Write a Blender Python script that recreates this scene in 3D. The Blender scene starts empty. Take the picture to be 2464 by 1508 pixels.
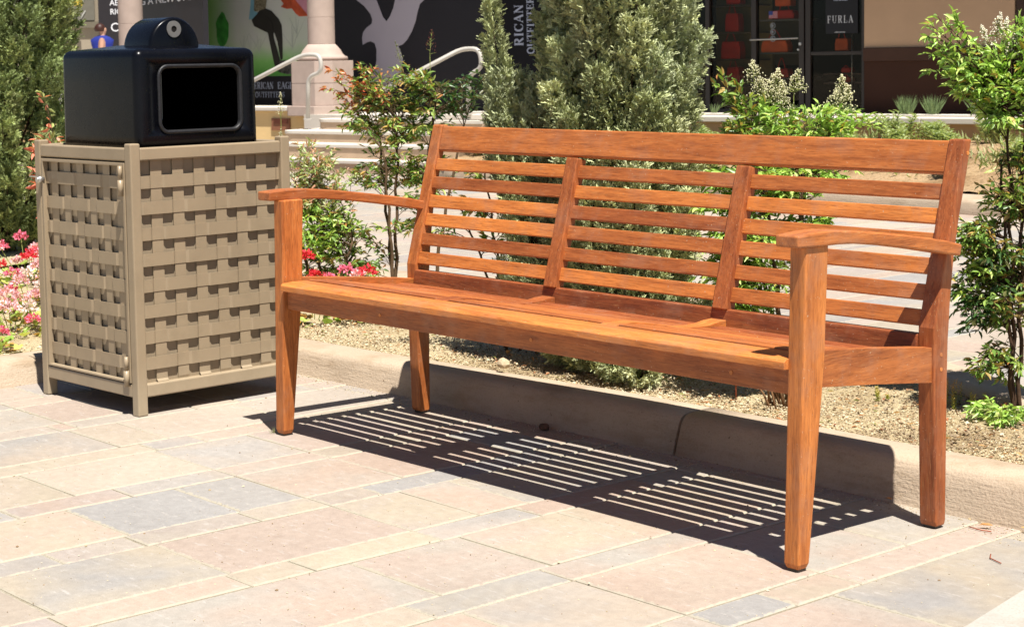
import bpy, bmesh, math, random
import numpy as np
from mathutils import Vector, Matrix
from mathutils.geometry import tessellate_polygon

S = bpy.context.scene
COL = S.collection
R_ = math.radians
rnd = random.Random(7)
rng = np.random.default_rng(11)

# ------------------------------------------------------------------ camera
YAW, PIT, ROL = 0.8592, -0.0839, -0.0162
fw = Vector((-math.sin(YAW)*math.cos(PIT), math.cos(YAW)*math.cos(PIT), math.sin(PIT)))
rt = Vector((math.cos(YAW), math.sin(YAW), 0))
up = rt.cross(fw)
r2 = rt*math.cos(ROL) + up*math.sin(ROL)
u2 = -rt*math.sin(ROL) + up*math.cos(ROL)
cd = bpy.data.cameras.new("camera")
cam = bpy.data.objects.new("camera", cd)
COL.objects.link(cam)
m = Matrix.Identity(4)
for i in range(3):
    m[i][0] = r2[i]; m[i][1] = u2[i]; m[i][2] = -fw[i]
m[0][3], m[1][3], m[2][3] = 3.976, -2.6435, 1.0077
cam.matrix_world = m
cd.sensor_width = 36.0
cd.lens = 4263.26/2464*36.0
cd.shift_x = 45.05/2464
cd.shift_y = -254.5/2464
cd.clip_start = 0.05
cd.clip_end = 400
cd.dof.use_dof = True; cd.dof.focus_distance = 4.5; cd.dof.aperture_fstop = 16
S.camera = cam

# ------------------------------------------------------------------ light
SUN = Vector((0.40, -0.15, 1.0)).normalized()
w = bpy.data.worlds.new("World"); S.world = w; w.use_nodes = True
wn = w.node_tree
sky = wn.nodes.new('ShaderNodeTexSky'); sky.sky_type = 'NISHITA'; sky.sun_disc = False; sky.air_density = .7; sky.dust_density = .3
sky.sun_elevation = math.asin(SUN.z); sky.sun_rotation = math.atan2(SUN.x, SUN.y)
bgn = wn.nodes['Background']; bgn.inputs['Strength'].default_value = 0.05
wn.links.new(sky.outputs[0], bgn.inputs['Color'])
sl = bpy.data.lights.new("sun", 'SUN'); sl.energy = 5.0; sl.angle = R_(0.5); sl.color = (1.0, 0.955, 0.88)
so = bpy.data.objects.new("sun", sl); COL.objects.link(so)
so.rotation_euler = SUN.to_track_quat('Z', 'Y').to_euler(); so.location = (2, -2, 6)
S.view_settings.view_transform = 'Standard'; S.view_settings.look = 'None'
S.view_settings.gamma = 1; S.view_settings.exposure = 0.92

# ------------------------------------------------------------------ tools
def tag(o, label=None, cat=None, group=None, kind=None):
    if label: o['label'] = label
    if cat: o['category'] = cat
    if group: o['group'] = group
    if kind: o['kind'] = kind
    return o

def thing(name, label, cat, loc=(0, 0, 0), group=None):
    o = bpy.data.objects.new(name, None); COL.objects.link(o)
    o.location = loc; o.empty_display_size = .1
    return tag(o, label, cat, group)

class MB:
    def __init__(s): s.v = []; s.f = []; s.t = []; s.sm = []
    def add(s, vs, fs, t=0.5, smooth=False):
        b = len(s.v); s.v += [tuple(p) for p in vs]
        for f in fs: s.f.append(tuple(b+i for i in f)); s.t.append(t); s.sm.append(smooth)
        return s
    def hexa(s, p, t=0.5):      # 4 bottom ccw, 4 top ccw
        return s.add(p, [(3, 2, 1, 0), (4, 5, 6, 7), (0, 1, 5, 4), (1, 2, 6, 5), (2, 3, 7, 6), (3, 0, 4, 7)], t)
    def box(s, x0, x1, y0, y1, z0, z1, t=0.5):
        return s.hexa([(x0, y0, z0), (x1, y0, z0), (x1, y1, z0), (x0, y1, z0), (x0, y0, z1), (x1, y0, z1), (x1, y1, z1), (x0, y1, z1)], t)
    def prism(s, poly, ext, t=0.5, smooth=False):   # poly: 3D points, extruded by ext
        n = len(poly); a = [Vector(p) for p in poly]; e = Vector(ext)
        b = [p+e for p in a]
        tris = tessellate_polygon([a])
        nrm = Vector((0, 0, 0))
        for i in range(n): nrm += a[i].cross(a[(i+1) % n])
        if nrm.dot(e) > 0: a, b = b, a
        # a now faces along +nrm of polygon
        fs = []
        if n <= 4: fs = [tuple(range(n)), tuple(n+i for i in reversed(range(n)))]
        else:
            for q in tris:
                q = tuple(q)
                nn = (a[q[1]]-a[q[0]]).cross(a[q[2]]-a[q[0]])
                if nn.dot(nrm) < 0: q = q[::-1]
                fs.append(q); fs.append(tuple(n+i for i in q[::-1]))
        s.add(a+b, fs, t)
        base = len(s.v)-2*n
        for i in range(n):
            j = (i+1) % n
            s.f.append((base+j, base+i, base+n+i, base+n+j)); s.t.append(t); s.sm.append(smooth)
        return s
    def tube(s, pts, rad, n=8, t=0.5, cap=True):
        pts = [Vector(p) for p in pts]
        if not hasattr(rad, '__len__'): rad = [rad]*len(pts)
        rings = []; ref = None
        for i, p in enumerate(pts):
            d = (pts[min(i+1, len(pts)-1)]-pts[max(i-1, 0)]).normalized()
            if ref is None:
                ref = Vector((0, 0, 1)) if abs(d.z) < .9 else Vector((1, 0, 0))
            a = (ref - d*ref.dot(d)).normalized(); ref = a
            b = d.cross(a)
            rings.append([p+(a*math.cos(k*2*math.pi/n)+b*math.sin(k*2*math.pi/n))*rad[i] for k in range(n)])
        vs = [q for r in rings for q in r]; fs = []
        for i in range(len(rings)-1):
            for k in range(n):
                fs.append((i*n+k, i*n+(k+1) % n, (i+1)*n+(k+1) % n, (i+1)*n+k))
        s.add(vs, fs, t, True)
        if cap:
            b = len(s.v)-len(vs)
            s.f.append(tuple(b+k for k in reversed(range(n)))); s.t.append(t); s.sm.append(False)
            s.f.append(tuple(b+(len(rings)-1)*n+k for k in range(n))); s.t.append(t); s.sm.append(False)
        return s
    def disc(s, c, nrm, r, th, n=20, t=.5, r_in=0):
        nrm = Vector(nrm).normalized(); c = Vector(c)
        a = nrm.orthogonal().normalized(); b = nrm.cross(a)
        f = lambda rr, h: [c+nrm*h+(a*math.cos(k*2*math.pi/n)+b*math.sin(k*2*math.pi/n))*rr for k in range(n)]
        if r_in == 0:
            vs = f(r, 0)+f(r, th); fs = [tuple(n+k for k in range(n))]+[(k, (k+1) % n, n+(k+1) % n, n+k) for k in range(n)]
        else:
            vs = f(r, 0)+f(r, th)+f(r_in, th)+f(r_in, 0); fs = []
            for k in range(n):
                j = (k+1) % n
                fs += [(k, j, n+j, n+k), (n+k, n+j, 2*n+j, 2*n+k), (2*n+k, 2*n+j, 3*n+j, 3*n+k)]
        return s.add(vs, fs, t, False)
    def loft(s, loops, t=.5, smooth=True, cap=(True, True)):
        n = len(loops[0]); vs = [p for l in loops for p in l]; fs = []
        for i in range(len(loops)-1):
            for k in range(n):
                j = (k+1) % n
                fs.append((i*n+k, i*n+j, (i+1)*n+j, (i+1)*n+k))
        if cap[0]: fs.append(tuple(reversed(range(n))))
        if cap[1]: fs.append(tuple((len(loops)-1)*n+k for k in range(n)))
        return s.add(vs, fs, t, smooth)
    def build(s, name, mat, parent=None, bevel=0, seg=2, fix=False):
        me = bpy.data.meshes.new(name); me.from_pydata(s.v, [], s.f)
        at = me.attributes.new('tone', 'FLOAT', 'FACE'); at.data.foreach_set('value', np.array(s.t, dtype=np.float32))
        me.polygons.foreach_set('use_smooth', s.sm)
        if fix:
            bm = bmesh.new(); bm.from_mesh(me); bmesh.ops.recalc_face_normals(bm, faces=bm.faces); bm.to_mesh(me); bm.free()
        me.update()
        return link(name, me, mat, parent, bevel, seg)

def link(name, me, mat, parent=None, bevel=0, seg=2):
    o = bpy.data.objects.new(name, me); COL.objects.link(o)
    if mat: me.materials.append(mat)
    if parent:
        o.parent = parent
        L = Vector(parent.location)   # parts of an Empty keep world coordinates; sub-parts inherit them
        o.matrix_parent_inverse = Matrix.Translation(-L)
    if bevel:
        b = o.modifiers.new('bevel', 'BEVEL'); b.width = bevel; b.segments = seg; b.limit_method = 'ANGLE'; b.angle_limit = R_(35)
    return o

# ------------------------------------------------------------------ materials
def lin(c): return tuple(((x/255)/12.92 if x/255 <= .04045 else ((x/255+.055)/1.055)**2.4) for x in c)
def newmat(name):
    mt = bpy.data.materials.new(name); mt.use_nodes = True
    nt = mt.node_tree; b = nt.nodes['Principled BSDF']
    return mt, nt, b
def N(nt, t, **k):
    n = nt.nodes.new(t)
    for a, v in k.items():
        if a.startswith('i_'): n.inputs[a[2:].replace('_', ' ')].default_value = v
        else: setattr(n, a, v)
    return n
def ramp(nt, src, stops, interp='LINEAR'):
    r = N(nt, 'ShaderNodeValToRGB'); cr = r.color_ramp; cr.interpolation = interp
    while len(cr.elements) < len(stops): cr.elements.new(.5)
    for e, (p, c) in zip(cr.elements, stops):
        e.position = p; e.color = (*c, 1) if len(c) == 3 else c
    nt.links.new(src, r.inputs[0]); return r
def mix(nt, fac, a, b, mode='MIX'):
    x = N(nt, 'ShaderNodeMix', data_type='RGBA', blend_type=mode)
    for s_, v in ((x.inputs[0], fac), (x.inputs[6], a), (x.inputs[7], b)):
        if hasattr(v, 'is_output') or isinstance(v, bpy.types.NodeSocket): nt.links.new(v, s_)
        elif isinstance(v, (int, float)): s_.default_value = v
        else: s_.default_value = (*v, 1)
    return x.outputs[2]
def noise(nt, vec, scale, detail=4, rough=.55, dim='3D', wv=None, dist=0):
    n = N(nt, 'ShaderNodeTexNoise', noise_dimensions=dim)
    n.inputs['Scale'].default_value = scale; n.inputs['Detail'].default_value = detail; n.inputs['Roughness'].default_value = rough
    n.inputs['Distortion'].default_value = dist
    if vec is not None: nt.links.new(vec, n.inputs['Vector'])
    if wv is not None: nt.links.new(wv, n.inputs['W'])
    return n.outputs['Fac']
def bump(nt, b, h, strength=.3, dist=.002):
    bp = N(nt, 'ShaderNodeBump'); bp.inputs['Strength'].default_value = strength; bp.inputs['Distance'].default_value = dist
    nt.links.new(h, bp.inputs['Height']); nt.links.new(bp.outputs[0], b.inputs['Normal']); return bp
def coords(nt, scale=(1, 1, 1), kind='Object'):
    tc = N(nt, 'ShaderNodeTexCoord'); mp = N(nt, 'ShaderNodeMapping'); mp.inputs['Scale'].default_value = scale
    nt.links.new(tc.outputs[kind], mp.inputs[0]); return mp.outputs[0]

def plain(name, c, rough=.6, spec=.3, metal=0, var=.12, vscale=6, bmp=0, bscale=60, rv=0):
    c = tuple(.84*x for x in c)
    mt, nt, b = newmat(name)
    v = coords(nt)
    f = noise(nt, v, vscale, 5)
    c0 = tuple(x*(1-var) for x in c); c1 = tuple(min(1, x*(1+var)) for x in c)
    r = ramp(nt, f, [(.3, c0), (.7, c1)])
    nt.links.new(r.outputs[0], b.inputs['Base Color'])
    b.inputs['Roughness'].default_value = rough; b.inputs['Specular IOR Level'].default_value = spec; b.inputs['Metallic'].default_value = metal
    if bmp: bump(nt, b, noise(nt, v, bscale, 4), bmp)
    if rv:
        g = noise(nt, v, 25, 6); rr = ramp(nt, g, [(.3, (rough-rv,)*3), (.75, (rough+rv,)*3)]); nt.links.new(rr.outputs[0], b.inputs['Roughness'])
    return mt

def wood(name, axis):
    mt, nt, b = newmat(name)
    at = N(nt, 'ShaderNodeAttribute', attribute_name='tone')
    wv = N(nt, 'ShaderNodeMath', operation='MULTIPLY'); wv.inputs[1].default_value = 43.0; nt.links.new(at.outputs['Fac'], wv.inputs[0])
    sc = [22, 22, 22]; sc[axis] = 2.2; v1 = coords(nt, sc)
    sf = [230, 230, 230]; sf[axis] = 16; v2 = coords(nt, sf)
    sg = [420, 420, 420]; sg[axis] = 26; v3 = coords(nt, sg)
    big = noise(nt, v1, 2.0, 5, .6, '4D', wv.outputs[0], .6)
    fib = noise(nt, v2, 1.0, 3, .6, '4D', wv.outputs[0], .3)
    fl = noise(nt, v3, 1.0, 2, .5, '4D', wv.outputs[0])
    pore = noise(nt, coords(nt, [(60, 60, 60)[i] if i != axis else 520 for i in range(3)][::1] if False else [520 if i != axis else 42 for i in range(3)]), 1.0, 2, .5, '4D', wv.outputs[0])
    dark = mix(nt, at.outputs['Fac'], (.145, .033, .015), (.47, .145, .032))
    light = mix(nt, at.outputs['Fac'], (.260, .064, .022), (.69, .240, .054))
    f1 = ramp(nt, big, [(.36, (0, 0, 0)), (.62, (1, 1, 1))])
    c = mix(nt, f1.outputs[0], dark, light)
    f2 = ramp(nt, fib, [(.30, (.66, .63, .60)), (.50, (1, 1, 1)), (.72, (1.18, 1.22, 1.22))])
    c = mix(nt, .8, c, f2.outputs[0], 'MULTIPLY')
    f3 = ramp(nt, fl, [(.60, (0, 0, 0)), (.70, (1, 1, 1))])
    fm = N(nt, 'ShaderNodeMath', operation='MULTIPLY'); fm.inputs[1].default_value = .32; nt.links.new(f3.outputs[0], fm.inputs[0])
    c = mix(nt, fm.outputs[0], c, (.55, .28, .11))
    pr_ = ramp(nt, pore, [(.34, (.62, .56, .50)), (.46, (1, 1, 1))]); c = mix(nt, .75, c, pr_.outputs[0], 'MULTIPLY')
    # worn greyish dust in soft blotches
    ob = coords(nt); du = noise(nt, ob, 9, 6, .65); d1 = ramp(nt, du, [(.50, (0, 0, 0)), (.78, (.50, .50, .50))])
    c = mix(nt, d1.outputs[0], c, (.36, .20, .13))
    # tiny pale specks
    sp = noise(nt, ob, 260, 1, .4); s1 = ramp(nt, sp, [(.745, (0, 0, 0)), (.77, (.8, .8, .8))])
    c = mix(nt, s1.outputs[0], c, (.52, .36, .24))
    nt.links.new(c, b.inputs['Base Color'])
    b.inputs['Roughness'].default_value = .5; b.inputs['Specular IOR Level'].default_value = .35
    bump(nt, b, fib, .25, .0015)
    return mt
WX, WY, WZ = wood('wood_grain_x', 0), wood('wood_grain_y', 1), wood('wood_grain_z', 2)

def m_paver():
    mt, nt, b = newmat('flagstone')
    at = N(nt, 'ShaderNodeAttribute', attribute_name='ca'); a2 = N(nt, 'ShaderNodeAttribute', attribute_name='cb')
    ed = N(nt, 'ShaderNodeAttribute', attribute_name='edge')
    v = coords(nt)
    f = noise(nt, v, 3.2, 4, .5, dist=.4); r = ramp(nt, f, [(.36, (0, 0, 0)), (.62, (1, 1, 1))])
    c = mix(nt, r.outputs[0], at.outputs['Color'], a2.outputs['Color'])
    g = noise(nt, v, 38, 6, .7); gr = ramp(nt, g, [(.3, (.84, .83, .82)), (.7, (1.10, 1.10, 1.09))])
    c = mix(nt, .8, c, gr.outputs[0], 'MULTIPLY')
    h = noise(nt, v, 420, 3, .6); hr = ramp(nt, h, [(.30, (.70, .68, .66)), (.42, (1, 1, 1)), (.60, (1, 1, 1)), (.70, (1.22, 1.22, 1.22))])
    c = mix(nt, .8, c, hr.outputs[0], 'MULTIPLY')
    # white scuffs and spilt sand
    vs = coords(nt, (1, 3.4, 1)); s = noise(nt, vs, 16, 7, .78); sr = ramp(nt, s, [(.56, (0, 0, 0)), (.68, (.85, .85, .85))])
    c = mix(nt, sr.outputs[0], c, (.42, .39, .36))
    sp = noise(nt, v, 150, 2, .5); spr = ramp(nt, sp, [(.70, (0, 0, 0)), (.74, (.8, .8, .8))])
    c = mix(nt, spr.outputs[0], c, (.44, .39, .31))
    dk = noise(nt, v, 6.5, 2, .5); dkr = ramp(nt, dk, [(.735, (0, 0, 0)), (.77, (.25, .25, .25))])
    c = mix(nt, dkr.outputs[0], c, (.20, .14, .11))
    st_ = noise(nt, v, 1.1, 6, .65); str_ = ramp(nt, st_, [(.35, (.88, .87, .86)), (.65, (1.05, 1.05, 1.05))]); c = mix(nt, 1.0, c, str_.outputs[0], 'MULTIPLY')
    # sand creeping over the edges
    e1 = noise(nt, v, 55, 5, .7)
    ma = N(nt, 'ShaderNodeMath', operation='MULTIPLY_ADD'); ma.inputs[1].default_value = 1.5; ma.inputs[2].default_value = -.72
    nt.links.new(e1, ma.inputs[0])
    ad = N(nt, 'ShaderNodeMath', operation='ADD'); nt.links.new(ma.outputs[0], ad.inputs[0]); nt.links.new(ed.outputs['Fac'], ad.inputs[1])
    er = ramp(nt, ad.outputs[0], [(.66, (0, 0, 0)), (.90, (.8, .8, .8))])
    c = mix(nt, er.outputs[0], c, (.40, .36, .28))
    nt.links.new(c, b.inputs['Base Color'])
    b.inputs['Roughness'].default_value = .8; b.inputs['Specular IOR Level'].default_value = .25
    bump(nt, b, noise(nt, v, 70, 7, .75), .35, .003)
    return mt
M_PAVER = m_paver()
def m_gran(name, cols, scale=190, rough=.9, dist=.006, big=2.5):
    mt, nt, b = newmat(name); v = coords(nt)
    vo = N(nt, 'ShaderNodeTexVoronoi'); vo.inputs['Scale'].default_value = scale; nt.links.new(v, vo.inputs['Vector'])
    sep = N(nt, 'ShaderNodeSeparateColor'); nt.links.new(vo.outputs['Color'], sep.inputs[0])
    r = ramp(nt, sep.outputs[0], [(i/(len(cols)-1), c) for i, c in enumerate(cols)])
    bg_ = noise(nt, v, big, 6, .7); br = ramp(nt, bg_, [(.34, (.62, .54, .46)), (.50, (.98, .96, .93)), (.7, (1.06, 1.06, 1.06))])
    c = mix(nt, .9, r.outputs[0], br.outputs[0], 'MULTIPLY')
    nt.links.new(c, b.inputs['Base Color']); b.inputs['Roughness'].default_value = rough; b.inputs['Specular IOR Level'].default_value = .2
    iv = N(nt, 'ShaderNodeMath', operation='SUBTRACT'); iv.inputs[0].default_value = 1; nt.links.new(vo.outputs['Distance'], iv.inputs[1])
    bump(nt, b, iv.outputs[0], .9, dist)
    return mt
SAND = m_gran('joint_sand', [(.36, .325, .25), (.40, .365, .29), (.30, .265, .20), (.42, .39, .32)], 420, dist=.003)
GRAV = m_gran('gravel_ground', [(.42, .34, .19), (.50, .415, .26), (.33, .25, .13), (.54, .47, .32), (.47, .385, .24)], 300, dist=.004)
GRAV2 = m_gran('far_gravel', [(.30, .20, .11), (.35, .25, .15), (.22, .15, .08)], 60)
def m_curb(name, c):
    mt, nt, b = newmat(name)
    v = coords(nt); vz = coords(nt, (7, 7, 90))
    f = noise(nt, v, 3.5, 5, .6); r = ramp(nt, f, [(.3, tuple(x*.9 for x in c)), (.7, tuple(x*1.06 for x in c))])
    g = noise(nt, v, 190, 3, .6); gr = ramp(nt, g, [(.32, (.84, .82, .78)), (.5, (1, 1, 1))])
    cc = mix(nt, .7, r.outputs[0], gr.outputs[0], 'MULTIPLY')
    po_ = noise(nt, v, 75, 2, .5); pr_ = ramp(nt, po_, [(.22, (.35, .30, .26)), (.30, (1, 1, 1))]); cc = mix(nt, .8, cc, pr_.outputs[0], 'MULTIPLY')
    dr_ = noise(nt, coords(nt, (2.2, 2.2, 9)), 1.5, 6, .7); dq = ramp(nt, dr_, [(.34, (.72, .67, .60)), (.50, (1, 1, 1))]); cc = mix(nt, .8, cc, dq.outputs[0], 'MULTIPLY')
    st = noise(nt, v, 14, 6, .7); sr = ramp(nt, st, [(.62, (0, 0, 0)), (.74, (.4, .4, .4))]); cc = mix(nt, sr.outputs[0], cc, tuple(x*.62 for x in c))
    nt.links.new(cc, b.inputs['Base Color']); b.inputs['Roughness'].default_value = .85; b.inputs['Specular IOR Level'].default_value = .2
    ad = N(nt, 'ShaderNodeMath', operation='ADD'); nt.links.new(noise(nt, vz, 1.6, 4, .65), ad.inputs[0]); nt.links.new(noise(nt, v, 140, 4), ad.inputs[1])
    bump(nt, b, ad.outputs[0], .55, .004)
    return mt
CURB = m_curb('curb_concrete', (.43, .34, .25))
SLABM = m_curb('pale_concrete', (.40, .375, .335))
COPE = plain('coping_stone', (.66, .60, .52), .8, .2, 0, .06, 3, .2)
STUCCO_Y = plain('yellow_stucco', (.84, .60, .29), .9, .1, 0, .07, 4, .4, 90)
STUCCO_T = plain('tan_stucco', (.56, .37, .235), .9, .1, 0, .05, 3, .3, 120)
STUCCO_B = plain('brown_stucco', (.062, .028, .018), .85, .15, 0, .08, 3, .3, 120)
STEPM = plain('step_concrete', (.52, .38, .26), .85, .2, 0, .12, 5, .3, 90)
COLM = plain('column_stone', (.48, .375, .32), .85, .2, 0, .07, 9, .35, 70)
TAUPE = plain('taupe_powder_coat', (.365, .280, .182), .40, .4, 0, .05, 5, .12, 300, .08)
_nt = TAUPE.node_tree; _b = _nt.nodes['Principled BSDF']; _src = _b.inputs['Base Color'].links[0].from_socket
_v = coords(_nt); _sc = ramp(_nt, noise(_nt, coords(_nt, (9, 9, 70)), 1.6, 4, .7), [(.69, (0, 0, 0)), (.75, (.55, .55, .55))])
_c = mix(_nt, _sc.outputs[0], _src, (.50, .43, .33))
_d = ramp(_nt, noise(_nt, _v, 11, 6, .7), [(.50, (0, 0, 0)), (.72, (.5, .5, .5))]); _c = mix(_nt, _d.outputs[0], _c, (.24, .185, .12))
_tc = N(_nt, 'ShaderNodeTexCoord'); _sp = N(_nt, 'ShaderNodeSeparateXYZ'); _nt.links.new(_tc.outputs['Object'], _sp.inputs[0])
_mr = N(_nt, 'ShaderNodeMapRange'); _mr.inputs[1].default_value = .0; _mr.inputs[2].default_value = .16; _mr.inputs[3].default_value = .62; _mr.inputs[4].default_value = .0; _nt.links.new(_sp.outputs[2], _mr.inputs[0])
_m2 = N(_nt, 'ShaderNodeMath', operation='MULTIPLY'); _nt.links.new(_mr.outputs[0], _m2.inputs[0]); _nt.links.new(noise(_nt, _v, 30, 5, .7), _m2.inputs[1])
_c = mix(_nt, _m2.outputs[0], _c, (.46, .40, .29)); _nt.links.new(_c, _b.inputs['Base Color'])
TAUPE_D = plain('taupe_liner', (.34, .265, .175), .6, .3, 0, .08, 5)
STEEL = plain('brushed_steel', (.62, .60, .57), .35, .5, .85, .06, 12)
RAILM = plain('painted_handrail', (.52, .49, .44), .4, .5, 0, .05, 5)
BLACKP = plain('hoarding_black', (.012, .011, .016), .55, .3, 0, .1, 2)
DARKW = plain('hoarding_deep_black', (.004, .004, .007), .7, .2, 0, .1, 2)  # deeper black for the panel with the vertical lettering
LILAC = plain('hoarding_lilac', (.43, .40, .46), .6, .2, 0, .03, 2)
WHITE = plain('lettering_white', (.75, .75, .78), .5, .3, 0, .02, 2)
GREYL = plain('lettering_grey', (.42, .46, .58), .5, .3, 0, .02, 2)
FRAMEM = plain('door_frame_bronze', (.022, .014, .010), .35, .5, 0, .1, 4)
REDB = plain('red_leather', (.60, .020, .008), .45, .4, 0, .2, 8)
ORB = plain('orange_leather', (.85, .14, .02), .45, .4, 0, .2, 8)
SHELFM = plain('shelf_wall', (.24, .19, .08), .7, .2, 0, .15, 2)
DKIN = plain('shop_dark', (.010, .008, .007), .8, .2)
BARK = plain('bark', (.075, .045, .028), .9, .1, 0, .35, 30, .6, 90)
CANE = plain('cane', (.12, .075, .040), .8, .2, 0, .3, 30, .3, 90)
REDSTEM = plain('red_stem', (.34, .08, .035), .6, .3, 0, .25, 30)
GRSTEM = plain('green_stem', (.30, .34, .09), .6, .3, 0, .2, 30)
DRY = plain('dry_leaf', (.42, .20, .09), .8, .2, 0, .35, 40)
STONE = plain('stone', (.58, .46, .30), .85, .2, 0, .15, 30, .5, 60)
def m_plastic():
    mt, nt, b = newmat('black_plastic'); v = coords(nt)
    f = noise(nt, v, 7, 6, .6); r = ramp(nt, f, [(.35, (.0018, .002, .0035)), (.75, (.004, .0045, .007))])
    sp = noise(nt, coords(nt, (30, 30, 180)), 1.3, 3, .6); s1 = ramp(nt, sp, [(.70, (0, 0, 0)), (.80, (.30, .30, .30))])
    nt.links.new(mix(nt, s1.outputs[0], r.outputs[0], (.025, .025, .03)), b.inputs['Base Color'])
    rr = ramp(nt, noise(nt, v, 16, 6, .7), [(.3, (.20,)*3), (.7, (.32,)*3)]); nt.links.new(rr.outputs[0], b.inputs['Roughness'])
    b.inputs['Specular IOR Level'].default_value = .2
    bump(nt, b, noise(nt, v, 350, 3), .08, .001)
    return mt
PLAST = m_plastic()
INSIDE_SHADE = plain('hood_inside_shade', (.0012, .0012, .0014), .95, .0)  # hood's inner shade put into the colour, darker than the outer plastic
RIMP = plain('rim_plastic', (.016, .016, .018), .45, .4, 0, .4, 150, .5, 320)
def m_leaf(name, trans=.3, rough=.38, spec=.45, gain=1.0):
    mt, nt, b = newmat(name)
    at = N(nt, 'ShaderNodeAttribute', attribute_name='col')
    v = coords(nt); f = noise(nt, v, 90, 3); r = ramp(nt, f, [(.3, (.86, .86, .86)), (.7, (1.12, 1.12, 1.12))])
    c = mix(nt, 1.0, at.outputs['Color'], r.outputs[0], 'MULTIPLY'); c = mix(nt, 1.0, c, (gain, gain, gain), 'MULTIPLY')
    nt.links.new(c, b.inputs['Base Color']); b.inputs['Roughness'].default_value = rough; b.inputs['Specular IOR Level'].default_value = spec
    tr = N(nt, 'ShaderNodeBsdfTranslucent'); c2 = mix(nt, 1.0, c, (1.15, 1.2, .55), 'MULTIPLY'); nt.links.new(c2, tr.inputs[0])
    ms = N(nt, 'ShaderNodeMixShader'); ms.inputs[0].default_value = trans
    out = nt.nodes['Material Output']
    nt.links.new(b.outputs[0], ms.inputs[1]); nt.links.new(tr.outputs[0], ms.inputs[2]); nt.links.new(ms.outputs[0], out.inputs[0])
    return mt
LEAF = m_leaf('leaf_glossy', .28, .34, .45, 1.15); SCALE = m_leaf('conifer_scale', .08, .55, .3, 1.5); PETAL = m_leaf('petal', .25, .6, .2)
def m_glass():
    mt, nt, b = newmat('shop_glass'); out = nt.nodes['Material Output']
    tr = N(nt, 'ShaderNodeBsdfTransparent'); tr.inputs[0].default_value = (.85, .82, .78, 1)
    gl = N(nt, 'ShaderNodeBsdfGlossy'); gl.inputs['Roughness'].default_value = .02; gl.inputs[0].default_value = (.8, .8, .8, 1)
    fr = N(nt, 'ShaderNodeFresnel'); fr.inputs[0].default_value = 1.25
    ms = N(nt, 'ShaderNodeMixShader'); nt.links.new(fr.outputs[0], ms.inputs[0]); nt.links.new(tr.outputs[0], ms.inputs[1]); nt.links.new(gl.outputs[0], ms.inputs[2])
    nt.links.new(ms.outputs[0], out.inputs[0]); return mt
GLASS = m_glass()

# ------------------------------------------------------------------ ground and paving
def curbtop(x):      # the kerb stands a little lower towards the bin
    return .079 + (.101-.079)*min(1, max(0, (x+.7)/1.4))
mb = MB(); mb.add([(-90, -60, -.0035), (60, -60, -.0035), (60, 90, -.0035), (-90, 90, -.0035)], [(0, 1, 2, 3)])
g = mb.build('ground', SAND); tag(g, 'sandy base under the paving', kind='structure')

def in_poly(x, y, P):
    c = False; n = len(P)
    for i in range(n):
        x1, y1 = P[i]; x2, y2 = P[(i+1) % n]
        if (y1 > y) != (y2 > y) and x < (x2-x1)*(y-y1)/(y2-y1)+x1: c = not c
    return c
ISLAND = [(3.6, .74), (-1.06, .735), (-1.34, .50), (-1.345, -3.6), (-3.7, -3.6), (-3.72, -.5), (-3.55, .75), (-3.0, 1.5), (-2.2, 1.98), (-1.3, 2.22), (-.4, 2.20), (.35, 1.96), (.95, 1.66), (1.32, 1.50), (1.9, 1.30), (3.6, 1.1)]
HUES = [(217, 214, 210), (223, 218, 212), (246, 217, 196), (250, 217, 194), (241, 223, 202), (245, 229, 202), (246, 230, 200), (233, 217, 208), (239, 226, 210), (229, 222, 210), (245, 220, 202), (249, 229, 206), (238, 224, 208), (246, 226, 208), (214, 213, 212), (250, 222, 200)]
HL = [tuple(x/d for x, d in zip(lin(tuple(.74*a+.26*b for a, b in zip(c, (240, 224, 207)))), (2.50, 2.49, 2.46))) for c in HUES]   # stone albedo under this sun and exposure
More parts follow.
